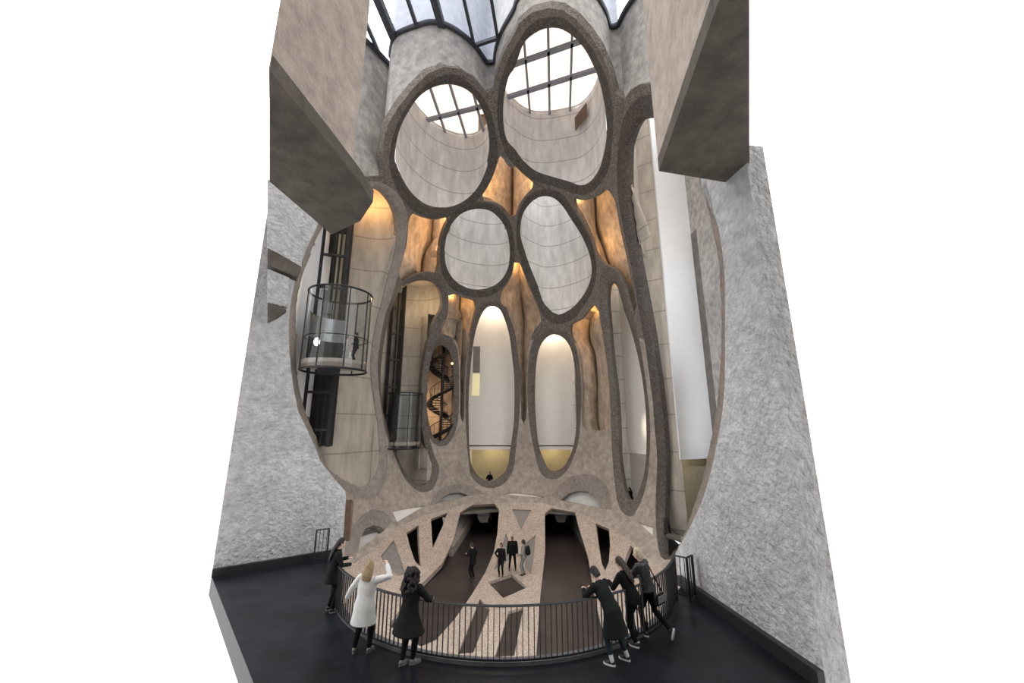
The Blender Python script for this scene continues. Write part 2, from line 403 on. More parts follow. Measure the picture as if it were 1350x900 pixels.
OV['RB'] = (T('B', (660, 880), (665, 820), (690, 740), (720, 690), (765, 668), 'P', (868, 160), (888, 178), (908, 215), 'D', (1060, 200), (1110, 400), (1150, 600), (1163, 780), 'F', (1168, 120), (1165, 300), (1152, 470), (1143, 580), (1130, 660), (1115, 740), (1095, 840),
              'H', (1060, 150), (1020, 270), (960, 440), (920, 510), (880, 548), (862, 520), (855, 430), (858, 330), (862, 200), (865, 60), 'F', (862, 790), (848, 620), (830, 450), (812, 320), (790, 160), (770, 50),
              'D', (745, 760), (715, 600), (690, 450), (672, 330), (662, 200)),
            T('B', (608, 850), (622, 740), (650, 640), (700, 562), (765, 528), (830, 535), 'P', (890, 135), (915, 170), 'D', (1095, 130), (1140, 250), (1190, 480), (1215, 700), 'F', (1220, 150), (1212, 400), (1200, 540), (1182, 650), (1155, 780),
              'H', (1130, 70), (1100, 180), (1055, 300), (1000, 425), (935, 548), (890, 580), (850, 565), (828, 470), (820, 330), (822, 200), (828, 60), 'F', (825, 800), (815, 700), (805, 560), (785, 400), (765, 250), (738, 100),
              'D', (722, 850), (703, 740), (678, 600), (645, 450), (618, 300), (605, 160)))
GAPS = {
 'G1': T('C', (775, 345), (830, 365), (900, 378), (970, 362), (985, 400), (945, 470), (925, 560), (925, 620), (905, 690), (880, 675), (800, 690), (715, 725), (700, 690), (720, 600), (745, 500), (752, 400)),
 'G2': T('C', (1265, 22), (1300, 70), (1330, 92), (1350, 80), 'D', (60, 100), (137, 172), (135, 200), (95, 245), (60, 295), (40, 355), 'C', (1320, 364), (1290, 318), (1235, 282), (1172, 272), (1165, 238), (1210, 160), (1240, 90)),
 'G3': T('D', (35, 616), (62, 618), (95, 700), (140, 810), 'F', (178, 60), (182, 100), (150, 140), (120, 220), (108, 330), (102, 480), (104, 560), (98, 640), (86, 670), (74, 640), (70, 540), (62, 380), (45, 240), (18, 120), (-10, 20), 'C', (1270, 850), (1268, 790), (1310, 725), (1335, 660)),
 'G4': T('C', (975, 800), (1010, 790), (1060, 812), (1122, 830), (1130, 870), 'E', (1118, 70), (1095, 190), (1078, 320), (1068, 450), (1066, 560), (1062, 640), (1052, 660), (1042, 620), (1041, 560), (1042, 450), (1038, 330), (1025, 240), (990, 185), (935, 165), (940, 140), (972, 60)),
 'G5': T('D', (365, 262), (430, 270), (500, 245), (545, 208), (580, 245), (600, 300), (625, 440), (660, 590), (690, 740), (712, 860), (700, 890), (665, 780), (630, 700), (592, 650), (545, 632), (490, 575), (460, 480), (410, 370), (370, 300)),
 'G6': T('F', (350, 118), (400, 90), (460, 20), 'D', (475, 850), (502, 885), 'F', (512, 90), (535, 210), (552, 350), (564, 500), (569, 620), (565, 690), (490, 705), (420, 690), (409, 600), (411, 480), (401, 350), (383, 250), (352, 185)),
}
# arched recesses of the ring storey: opening polygons, outer rim polygons
ARCH = {
 'A1': (T('G', (475, 525), (485, 460), (515, 408), (560, 388), (600, 398), (622, 415)), T('G', (395, 560), (405, 480), (440, 400), (490, 335), (555, 298), (620, 312), (665, 362), (622, 415), (475, 525), (455, 580))),
 'A2': (T('G', (912, 263), (940, 235), (985, 212), (1040, 207), (1088, 222)), T('G', (870, 280), (890, 225), (940, 180), (1010, 160), (1080, 165), (1140, 190), (1180, 215), (1088, 226), (912, 268))),
 'A3': (T('H', (292, 247), (340, 210), (390, 197), (440, 202), (490, 238), (526, 296)), T('H', (240, 225), (290, 160), (350, 118), (420, 103), (490, 115), (540, 155), (570, 220), (578, 300), (526, 300), (292, 250))),
}
LEDGES = {
 'W1': T('G', (662, 310), (845, 280), (690, 370)),
 'W2': T('H', (-30, 216), (30, 207), (130, 216), (205, 235), (100, 228)),
 'W3': T('H', (723, 372), (805, 398), (805, 446)),
}
DARK = {   # openings and inlays in the pale bowl through which the dark floor shows
 'T1': T('G', (742, 430), (810, 388), (812, 500), (822, 620), (790, 590), (765, 520)),
 'T2': T('G', (878, 355), (972, 318), (940, 400), (888, 515)),
 'TUNL': T('P', (607, 675), (623, 665), (652, 663.5), (658, 671), (656, 700), (651, 728), (640, 754), (621, 785), (600, 815), (575, 843), (555, 852), (512, 824), (530, 800), (557, 768), (583, 742), (597, 714)),
 'TUNR': T('P', (718, 677), (727, 669.5), (758, 675), (763, 695), (775, 733), (784, 785), (796, 840), (799, 870), (706, 875), (711.5, 794), (714, 768), (718.6, 725)),
 'T3': T('H', (485, 378), (560, 408), (567, 500), (560, 590), (540, 640), (520, 600), (500, 480)),
 'T4': T('H', (655, 560), (680, 500), (745, 560), (740, 680), (615, 700)),
 'TC': T('P', (675, 671), (700.5, 672), (687, 698)),
 'SL': T('P', (667.3, 702.7), (673, 722), (671, 738), (651.3, 751.3)),
 'SR': T('P', (706, 704.7), (692, 716.7), (692, 748), (700, 757)),
 'DI': T('P', (643, 767), (674.5, 756), (695, 774), (663.4, 788)),
 'S1': T('P', (632.6, 789), (646, 803), (624, 860), (603, 862)),
 'S2': T('P', (670, 806), (690, 800), (678, 864), (652, 866), (663, 830)),
 'T5': T('G', (672, 470), (720, 610), (738, 660), (700, 672), (615, 600), (600, 560)),
}
BOUND = T('C', (440, 165), (475, 150), (520, 138), (600, 135), (612, 100), (607, 20), 'A', (608, 850), (620, 770), (640, 690), (700, 590), (780, 490), (860, 410), (950, 372), (1040, 382), (1120, 430), (1188, 516), (1230, 505),
          (1240, 430), (1255, 370), (1285, 290), (1345, 185), 'B', (60, 130), (130, 70), (220, 45), (300, 55), (380, 110), (450, 190), (510, 280), (560, 400), (590, 512), (645, 552), (680, 500), (730, 470), (780, 462),
          'P', (868, 112), (892, 122), (922, 155), (952, 250), (972, 450), (958, 600), (926, 715), (905, 760), (890, 890), (560, 895), (440, 860), (420, 760), (376, 600), (362, 430), (385, 300), (425, 230), (445, 210))

S_OV = {k: (smooth_closed(a), smooth_closed(b)) for k, (a, b) in OV.items()}
S_GAP = {k: smooth_closed(v, 5) for k, v in GAPS.items()}
S_ARCH = {k: (straight_closed(a, 4), straight_closed(b, 4)) for k, (a, b) in ARCH.items()}
S_LED = {k: straight_closed(v, 5) for k, v in LEDGES.items()}
S_DARK = {k: straight_closed(v, 5) for k, v in DARK.items()}
S_BND = straight_closed(BOUND, 6)

# ------------------------------------------------------------------ the carved concrete shell: one constrained triangulation laid on the void's surface
def build_shell():
    V = []; Ed = []
    def add(loop):
        b = len(V); V.extend(loop); n = len(loop)
        Ed.extend((b + i, b + (i + 1) % n) for i in range(n))
    add(S_BND)
    for a, b in S_OV.values(): add(a); add(b)
    for v in S_GAP.values(): add(v)
    for a, b in S_ARCH.values(): add(a); add(b)
    for v in S_LED.values(): add(v)
    for v in S_DARK.values(): add(v)
    # edge between the ring of the first storey and the pale bowl below it
    ring = T('P', (440, 900), (440, 770), (470, 740), 'G', (540, 540), (690, 400), (850, 330), (1060, 275), (1340, 262), 'H', (60, 262), (200, 265), (400, 320), (560, 400), (690, 480), (760, 560), (860, 620), 'P', (895, 760), (900, 900))
    ring = straight_closed(ring, 5); add(ring)
    gx = np.arange(360, 975, 6.0); gy = np.arange(5, 890, 6.0)
    G = np.array([(x + (3 if j % 2 else 0) + 0.13, y + 0.17) for j, y in enumerate(gy) for x in gx])
    G = G[inpoly(G, S_BND)]
    allp = np.array(V)
    keep = []
    for a in range(0, len(G), 500):
        d = ((G[a:a + 500, None, :] - allp[None]) ** 2).sum(2).min(1)
        keep.append(d > 6.0)
    G = G[np.concatenate(keep)]
    V2 = [Vector(p) for p in V] + [Vector(p) for p in G]
    vo, eo, fo, *_ = delaunay_2d_cdt(V2, Ed, [], 0, 1e-4)
    vo = np.array([(v[0], v[1]) for v in vo]); fo = np.array([f[:3] for f in fo])
    c = vo[fo].mean(1)
    cls = np.full(len(fo), -1); names = ['web', 'terrazzo']
    ib = inpoly(c, S_BND)
    cls[ib] = 0; cls[ib & inpoly(c, ring)] = 1
    done = np.zeros(len(fo), bool)
    hole = np.zeros(len(fo), bool)
    for k, (a, b) in S_OV.items(): hole |= inpoly(c, a)
    done |= hole
    for k, (a, b) in S_OV.items():
        m = ib & ~done & inpoly(c, b); names.append(k); cls[m] = len(names) - 1; done |= m
    for v in list(S_GAP.values()) + list(S_LED.values()) + list(S_DARK.values()):
        m = ~done & inpoly(c, v); hole |= m; done |= m
    for k, (a, b) in S_ARCH.items():
        m = ~done & inpoly(c, a); hole |= m; done |= m
    for k, (a, b) in S_ARCH.items():
        m = ib & ~done & inpoly(c, b); names.append(k); cls[m] = len(names) - 1; done |= m
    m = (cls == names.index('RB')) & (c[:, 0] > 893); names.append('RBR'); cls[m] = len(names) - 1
    m = (cls == 0) & (c[:, 1] < 447); names.append('cut'); cls[m] = len(names) - 1  # upper part of the web takes the shaded copy of the concrete
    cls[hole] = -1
    P3 = onS_many(vo); NR = normS(P3)
    # the inner edge of each rim rolls back into its tube
    off = np.zeros(len(vo))
    for k, (a, b) in S_OV.items():
        A = np.array(a)
        idx = np.where(inpoly(vo, b))[0]
        if len(idx) == 0: continue
        d = np.sqrt(((vo[idx, None, :] - A[None]) ** 2).sum(2).min(1))
        off[idx] = np.maximum(off[idx], 0.22 * np.clip(1 - d / 5.0, 0, 1) ** 2)
    P3 = P3 + NR * off[:, None]
    return vo, fo, cls, names, P3, NR

VO, FO, CLS, NAMES, P3, NR = build_shell()

def shell_piece(name, k, thick, m, parent=None):
    f = FO[CLS == k]
    if len(f) == 0: return None
    used, inv = np.unique(f, return_inverse=True); f = inv.reshape(-1, 3)
    v = P3[used]; nr = NR[used]
    # orient faces towards the void
    a, b, c = v[f[:, 0]], v[f[:, 1]], v[f[:, 2]]
    fl = (np.cross(b - a, c - a) * nr[f[:, 0]]).sum(1) > 0
    f[fl] = f[fl][:, ::-1]
    e = np.concatenate([f[:, [0, 1]], f[:, [1, 2]], f[:, [2, 0]]])
    key = {}
    for p, q in e: key[(p, q)] = 1
    bnd = [(p, q) for (p, q) in key if (q, p) not in key]
    n = len(v); vs = [tuple(x) for x in v]; fs = [tuple(x) for x in f]
    bi = {}
    for p, q in bnd:
        for i in (p, q):
            if i not in bi: bi[i] = len(vs); vs.append(tuple(v[i] + nr[i] * thick))
        fs.append((q, p, bi[p], bi[q]))
    return mesh(name, vs, fs, m, parent, smooth=40)

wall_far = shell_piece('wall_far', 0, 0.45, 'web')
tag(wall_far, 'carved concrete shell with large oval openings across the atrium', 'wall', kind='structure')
shell_piece('shaded_web', NAMES.index('cut'), 0.45, 'web_shaded', wall_far)  # 'cut' faces: same concrete as the web, shade put into the colour
bowl = shell_piece('floor_bowl', 1, 0.30, 'terrazzo')
tag(bowl, 'pale speckled terrazzo bowl curving up from the atrium floor', 'floor', kind='structure')

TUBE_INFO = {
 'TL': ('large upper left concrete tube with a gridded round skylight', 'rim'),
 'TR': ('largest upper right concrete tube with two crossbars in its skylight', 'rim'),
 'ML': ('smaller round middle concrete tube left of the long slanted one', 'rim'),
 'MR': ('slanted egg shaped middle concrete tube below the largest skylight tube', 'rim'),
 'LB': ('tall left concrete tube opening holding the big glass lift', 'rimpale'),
 'OV2': ('concrete tube opening holding the smaller lower glass lift', 'rim_lit'),
 'STAIR': ('narrow oval concrete tube opening with a dark spiral stair inside', 'rim_lit'),
 'L2': ('tall central oval tube with white wall and small yellow window', 'rim_lit'),
 'L3': ('central oval tube with plain white wall right of the middle', 'rim_lit'),
 'RS': ('slender right oval tube with a person at its foot', 'rim_lit'),
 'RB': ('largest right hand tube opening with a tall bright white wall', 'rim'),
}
TUBE = {}
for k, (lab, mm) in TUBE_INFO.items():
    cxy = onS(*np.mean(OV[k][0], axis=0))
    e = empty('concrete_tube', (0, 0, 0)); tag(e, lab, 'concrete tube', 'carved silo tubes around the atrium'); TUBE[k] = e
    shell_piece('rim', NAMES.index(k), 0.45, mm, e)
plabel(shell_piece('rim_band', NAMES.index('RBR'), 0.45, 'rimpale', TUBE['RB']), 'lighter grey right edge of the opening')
for k in ('A1', 'A2', 'A3'):
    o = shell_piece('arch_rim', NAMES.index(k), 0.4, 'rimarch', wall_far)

def behind(vs, K=1.045):
    """keep interior walls outside the carved void: points inside it move out radially"""
    P = np.array([tuple(v) for v in vs], float); z = P[:, 2] - CZ
    x = P[:, 0]; y = P[:, 1] - YC; r2 = (x / AX) ** 2 + (y / BY) ** 2
    need = np.where(z > 0, K - (z / CU) ** 2, np.sqrt(np.maximum(K - (z / CL) ** 4, 0)))
    s = np.where((need > r2) & (r2 > 1e-6), np.sqrt(np.maximum(need, 0) / np.maximum(r2, 1e-6)), 1.0)
    P[:, 0] = x * s; P[:, 1] = y * s + YC
    return [tuple(p) for p in P]

def cap_lid(name, pts, z, m, parent, K=1.035):
    Q = []
    for i in range(len(pts)):
        a = np.array(pts[i][:2], float); b = np.array(pts[(i + 1) % len(pts)][:2], float); k = max(1, int(np.linalg.norm(b - a) / 0.25))
        Q += [a + (b - a) * j / k for j in range(k)]
    P = behind([(p[0], p[1], z) for p in Q], K)
    o = mesh(name, P, [tuple(range(len(P)))], m, parent); return o

def plan_exit(px, py, poly, inset=0.06):
    """where a sight line leaves an upright tube of the given plan outline"""
    d = ray(px, py); P = np.asarray(poly)[:, :2]; t = np.linspace(5, 60, 4000)
    ins = inpoly(np.stack([d[0] * t, d[1] * t], 1), P); k = t[np.where(ins)[0][-1]] - inset
    return Vector((d[0] * k, d[1] * k, CZ + d[2] * k))

# ------------------------------------------------------------------ upper tubes: swept straight up to their skylights
def sweep_up(name, pts3, z1, m, parent, closed, rows=14):
    n = len(pts3); vs = []; fs = []
    for j in range(rows + 1):
        t = j / rows
        for p in pts3: vs.append((p[0], p[1], p[2] + (z1 - p[2]) * t))
    for j in range(rows):
        for i in range(n if closed else n - 1):
            a = j * n + i; b = j * n + (i + 1) % n
            fs.append((a, b, b + n, a + n))
    return mesh(name, vs, fs, m, parent, smooth=50)

ZROOF = 29.4
def disc_poly(name, pts3, z, m, parent):
    return mesh(name, [(p[0], p[1], z) for p in pts3], [tuple(range(len(pts3)))], m, parent)

def up_tube(k, zsky, barspx, m='tube', pane='skyglass'):
    inner = onS_many(S_OV[k][0]); inner = inner + normS(inner) * 0.2
    sweep_up('inner_wall', inner, zsky + 0.3, m, TUBE[k], True)
    if barspx is None: return
    e = empty('skylight', (0, 0, 0)); e.parent = TUBE[k]
    disc_poly('pane', inner[::3], zsky + 0.12, pane, e)
    for (a, b, w) in barspx:
        p = at_z(a[0], a[1], zsky); q = at_z(b[0], b[1], zsky); d = (q - p).normalized()
        bm = bmesh.new(); bar(bm, p - d * 1.2, q + d * 1.2, w, 0.25); from_bm('glazing_bar', bm, 'bargrey', e)

def pr(o, a, b, w):
    q = T(o, a, b); return (q[0], q[1], w)
up_tube('TL', 28.6, [pr('A', (865, 665), (1150, 595), 0.28), pr('A', (885, 520), (960, 740), 0.16), pr('A', (990, 490), (1070, 750), 0.16), pr('A', (1120, 540), (1160, 690), 0.16)])
up_tube('TR', 29.9, [pr('B', (0, 370), (385, 235), 0.30), pr('B', (30, 530), (445, 400), 0.30), pr('B', (90, 250), (120, 615), 0.16), pr('B', (222, 170), (230, 620), 0.18), pr('B', (355, 210), (345, 550), 0.16)])
up_tube('ML', 26.6, [], pane='glass')
up_tube('MR', 26.9, [], pane='glass')
# rectangular rusty recess plate inside the large tube
q = T('B', (369, 655), (434, 570), (438, 640), (372, 727))
in_tr = onS_many(S_OV['TR'][0])
slab_on('recess_plate', [plan_exit(x, y, in_tr, 0.25) for x, y in q], 0.06, 'brown', TUBE['TR'])

# outer faces of the tubes above the void, from the shell's upper edge to beyond the glass roof
ROOFLINE = []
def outer_front(k, px, z1, m='outer'):
    p = onS_many(smooth_open(px, 3)); p = p + normS(p) * 0.10 + np.array([0, 0.10, 0])
    sweep_up('outer_wall', p, min(z1, ZROOF), m, TUBE[k], False, rows=10)
    if z1 > ZROOF:
        q = p.copy(); q[:, 2] = ZROOF; sweep_up('upper_wall', q, z1, 'outer_lit', TUBE[k], False, rows=4)
    ROOFLINE.append(p)
outer_front('TL', T('C', (606, 60), (607, 20), 'A', (608, 850), (620, 770), (640, 690), (700, 590), (780, 490), (860, 410), (950, 372), (1040, 382), (1120, 430), (1188, 516), (1215, 512)), 38)
outer_front('TR', T('A', (1205, 512), (1230, 505), (1240, 430), (1255, 370), (1285, 290), (1345, 185), 'B', (60, 130), (130, 70), (220, 45), (300, 55), (380, 110), (450, 190), (510, 280), (560, 400), (590, 512), (640, 545)), 38)
outer_front('LB', T('C', (330, 260), (400, 190), (440, 165), (475, 150), (520, 138), (600, 135), (610, 110)), ZROOF)
outer_front('RB', T('B', (640, 552), (680, 500), (730, 470), (780, 462), 'P', (868, 112), (892, 122), (922, 155)), ZROOF)

# ------------------------------------------------------------------ side tubes: upright half cylinders behind their openings
def side_tube(k, z0, z1, m, bulge=1.0, lid=True, off=0.35, grow=1.06, part='inner_wall', ext=(0, 0), boxy=1.0):
    P = onS_many(S_OV[k][0]); P = P + normS(P) * off
    px = np.array(S_OV[k][0])[:, 0]
    a = P[px.argmin()]; b = P[px.argmax()]
    mid = (a + b) / 2; ch = (b - a); ch[2] = 0
    L = np.linalg.norm(ch) / 2 * grow; u = ch / np.linalg.norm(ch)
    w = np.array([-u[1], u[0], 0])
    if w.dot(mid - np.array([0, YC - 6, 0])) < 0: w = -w
    if boxy != 1.0: u = np.array([1.0, 0, 0]); w = np.array([0, 1.0, 0]); L = abs(b[0] - a[0]) / 2 * grow; mid[1] = max(a[1], b[1])
    n = 40; ring = []
    for i in range(n + 1):
        t = math.pi * (1.06 - 1.12 * i / n) if boxy == 1.0 else math.pi * (1 - i / n)
        ct_, st_ = math.cos(t), math.sin(t)
        if boxy != 1.0: ct_ = math.copysign(abs(ct_) ** boxy, ct_); st_ = math.copysign(abs(st_) ** boxy, st_)
        ring.append(mid + u * L * ct_ + w * L * bulge * st_)
    vs = []; fs = []; rows = 30; zz = P[:, 2]; pxs = np.array(S_OV[k][0])[:, 0]
    def right_end(z):
        z = min(max(z, zz.min() + 0.1), zz.max() - 0.1); best = None
        for i in range(len(P)):
            a_, b_ = zz[i - 1], zz[i]
            if (a_ - z) * (b_ - z) <= 0 and a_ != b_:
                t = (z - a_) / (b_ - a_); x_ = pxs[i - 1] * (1 - t) + pxs[i] * t
                if best is None or x_ > best[0]: best = (x_, P[i - 1] * (1 - t) + P[i] * t)
        return best[1] + u * ext[1]
    for j in range(rows + 1):
        z = z0 + (z1 - z0) * j / rows
        q = right_end(z) if ext[1] > 0.1 else None
        for p in ring:
            if q is not None and p[0] / p[1] > q[0] / q[1]: p = q
            vs.append((p[0], p[1], z))
        if q is not None: vs.append((q[0], q[1], z))
    vs = behind(vs)
    if ext[1] > 0.1: n += 1
    N1 = n + 1
    for j in range(rows):
        for i in range(n): fs.append((j * N1 + i, j * N1 + i + 1, (j + 1) * N1 + i + 1, (j + 1) * N1 + i))
    o = mesh(part, vs, fs, m, TUBE[k], smooth=40)
    if lid:
        cap_lid('soffit', ring, z1, m, TUBE[k])
    cap_lid('tube_floor', ring, z0 + 0.01, 'slab', TUBE[k])
    return dict(mid=mid, u=u, w=w, L=L, P=P)

I_LB = side_tube('LB', -0.4, 22.5, 'tube_tan', bulge=0.8, ext=(0, 0.3))
I_O2 = side_tube('OV2', -0.4, 17.0, 'tube_tan', bulge=1.2, ext=(0, 0.3))
I_ST = side_tube('STAIR', 1.0, 14.0, 'tube_tan', bulge=1.9, grow=1.35)
I_L2 = side_tube('L2', -1.4, 16.6, 'tube', bulge=2.5, lid=True, grow=1.02, boxy=0.25)
I_L3 = side_tube('L3', -1.4, 14.2, 'tube', bulge=2.5, lid=True, grow=1.02, boxy=0.25)
# white walls standing in the central tubes
for k, I, ybot in (('L2', I_L2, 592.5), ('L3', I_L3, 592.5)):
    y = float(I['P'][:, 1].max()) + 1.3
    zb = at_y(650, ybot, y).z
    x0 = float(I['P'][:, 0].min()) - 0.35; x1 = float(I['P'][:, 0].max()) + 0.35
    prism('white_wall', [(x0, y), (x1, y), (x1, y + 0.15), (x0, y + 0.15)], zb, 16.5 if k == 'L2' else 14.1, 'plaster', TUBE[k])
    prism('room_wall', [(x0, y + 2.4), (x1, y + 2.4), (x1, y + 2.5), (x0, y + 2.5)], -1.4, zb + 0.35, 'cream', TUBE[k])
    prism('room_soffit', [(x0, y), (x1, y), (x1, y + 2.5), (x0, y + 2.5)], zb + 0.3, zb + 0.4, 'plaster', TUBE[k])
    lamp('room_light', ((x0 + x1) / 2, y + 1.0, zb + 0.02), 45, (1.0, 0.80, 0.48), 0.1)
yL2 = float(I_L2['P'][:, 1].max()) + 1.27
q = T('E', (1113, 238), (1152, 238), (1150, 384), (1111, 384)); slab_on('wall_recess', [at_y(x, y, yL2) for x, y in q], 0.02, 'slab', TUBE['L2'])
q = T('E', (1111, 390), (1150, 390), (1147, 512), (1106, 512)); plabel(slab_on('small_window', [at_y(x, y, yL2) for x, y in q], 0.02, emitmat('window_yellow', (0.86, 0.78, 0.46, 1), 0.4), TUBE['L2']), 'small lit yellow window')
# walls standing in the two right hand tubes, running slantwise behind the openings
def vstrip(name, plan, z0, z1, m, parent, t=0.15):
    a, b = Vector(plan[0]), Vector(plan[-1]); pts = [Vector(p) for p in plan]
    out = []
    for i, p in enumerate(pts):
        d = (pts[min(i + 1, len(pts) - 1)] - pts[max(i - 1, 0)]).normalized(); n = Vector((-d.y, d.x))
        if n.dot(p - Vector((0, 8))) < 0: n = -n
        out.append(p + n * t)
    def dense(q):
        r = []
        for i in range(len(q) - 1): r += [q[i] + (q[i + 1] - q[i]) * j / 8 for j in range(8)]
        return r + [q[-1]]
    f_ = dense(pts); b_ = dense(out); n = len(f_); rows = 30; vs = []; fs = []
    for j in range(rows + 1):
        z = z0 + (z1 - z0) * j / rows
        vs += behind([(p.x, p.y, z) for p in f_], 1.045) + behind([(p.x, p.y, z) for p in b_], 1.055)
    N2 = 2 * n
    for j in range(rows):
        a_ = j * N2
        for i in range(n - 1):
            fs += [(a_ + i, a_ + i + 1, a_ + N2 + i + 1, a_ + N2 + i), (a_ + n + i, a_ + N2 + n + i, a_ + N2 + n + i + 1, a_ + n + i + 1)]
        fs += [(a_, a_ + N2, a_ + N2 + n, a_ + n), (a_ + n - 1, a_ + N2 - 1, a_ + 2 * N2 - 1, a_ + N2 + n - 1)]
    for a_, e_ in ((0, 1), (rows * N2, -1)):
        for i in range(n - 1): fs.append((a_ + i, a_ + n + i, a_ + n + i + 1, a_ + i + 1)[::e_])
    return mesh(name, vs, fs, m, parent, smooth=40)
def xy(px, py, Y): p = at_y(px, py, Y); return Vector((p.x, p.y))
def xyS(px, py, off): p = onS(px, py, off); return Vector((p.x, p.y))
zw = at_y(890, 606, 27.5).z
pl = xyS(840, 400, 0.9); pj = xy(879, 400, 27.6); pq = xy(921, 400, 29.0); pe = xyS(972, 400, 1.2)
mid = (pl + pj) / 2 + Vector((-0.6, 1.2))
vstrip('inner_wall', [pl, pl * 0.25 + mid * 0.5 + pj * 0.25 + Vector((-0.2, 0.3)), pj + Vector((0.1, 0.1))], -2.8, 34, 'tube_tan', TUBE['RB'])
vstrip('inner_wall', [xyS(817, 230, 0.9), pl + Vector((0.2, 0.3))], 17.5, 34, 'tube_tan', TUBE['RB'])
vstrip('white_wall', [pj, pq], zw, 34, 'plaster_cool', TUBE['RB'])
vstrip('side_wall', [pq, pq * 0.5 + pe * 0.5 + Vector((0.7, 0.3)), pe], -2.8, 30, 'outer', TUBE['RB'])
pk = xy(905, 640, 31.0); vstrip('room_wall', [xy(862, 640, 29.0), xy(908, 640, 29.6), xy(935, 640, 30.5)], -2.8, zw + 0.5, 'cream', TUBE['RB'])
cap_lid('tube_floor', [pl, pj, xy(862, 640, 31.0), xy(935, 640, 31.5), pq, pe], -2.6, 'slab', TUBE['RB'])
lamp('room_light', xy(893, 640, 28.4).to_3d() + Vector((0, 0, zw + 0.3)), 30, (1.0, 0.82, 0.5), 0.1)
qq = xyS(803, 520, 0.8); qj = xy(824, 520, 33.6); qe = xyS(858, 520, 1.6)
vstrip('inner_wall', [qq, (qq + qj) / 2 + Vector((-0.5, 0.6)), qj + Vector((0.1, 0.1))], -2.3, 24, 'tube', TUBE['RS'])
vstrip('white_wall', [qj, qe], at_y(826, 597, 33.0).z, 24, 'plaster', TUBE['RS'])
vstrip('room_wall', [xy(800, 640, 35.5), xy(870, 640, 34)], -2.3, 4, 'white_box', TUBE['RS'])
cap_lid('tube_floor', [qq, qj, xy(870, 640, 34.5), qe], -2.3, 'slab', TUBE['RS'])
lamp('tube_light', (qj.x + 0.6, qj.y - 1.2, 17.0), 120, (1.0, 0.80, 0.55), 0.4)
wp = [xyS(400, 420, 0.5), xyS(406, 420, 1.2), xy(423, 420, 24.3)]
vstrip('white_wall', wp, 5.0, 18.5, 'plaster_cool', TUBE['LB'])
def add_fill(px, py, off, target, energy, col, ang=110):
    """added fill spot without a fixture, hidden behind a rim, aimed at a point"""
    p = onS(px, py, off); d = (Vector(target) - p).normalized()
    lamp('fill_spot', p, energy, col, 0.12, 'SPOT', d.to_track_quat('-Z', 'Y').to_euler(), math.radians(ang))  # unseen lamp, added only to brighten the white walls
wc = (pj + pq) / 2
for px_, py_, zt, en, cl in ((926, 300, 19, 800, (0.95, 0.97, 1.0)), (945, 400, 13, 800, (0.95, 0.97, 1.0)), (948, 480, 9, 800, (0.95, 0.97, 1.0)), (944, 560, 5, 520, (0.95, 0.97, 1.0)), (912, 230, 24, 800, (1.0, 0.82, 0.62))):
    add_fill(px_, py_, 0.55, (wc.x, wc.y, zt), en, cl, 105)
add_fill(852, 610, 0.5, (qj.x, qj.y + 1.5, 0.5), 240, (1.0, 0.93, 0.82))
add_fill(803, 480, 0.55, (qe.x, qe.y, 8), 480, (1.0, 0.86, 0.66))
add_fill(809.5, 560, 0.55, (qe.x, qe.y, 4), 300, (1.0, 0.88, 0.70))
lamp('tube_light', (float(I_L2['mid'][0]), float(I_L2['P'][:, 1].max()) + 0.2, 16.1), 170, (1.0, 0.82, 0.60), 0.4)  # this and the next: fill lamps added to brighten the white walls
lamp('tube_light', (float(I_L3['mid'][0]), float(I_L3['P'][:, 1].max()) + 0.2, 13.7), 170, (1.0, 0.82, 0.60), 0.4)
lamp('tube_light', (float(I_LB['mid'][0]), float(I_LB['mid'][1]) + 1.5, 21.0), 260, WARM, 0.4)
lamp('tube_light', (float(I_O2['mid'][0]), float(I_O2['mid'][1]) + 1.0, 15.0), 130, (1.0, 0.72, 0.42), 0.3)

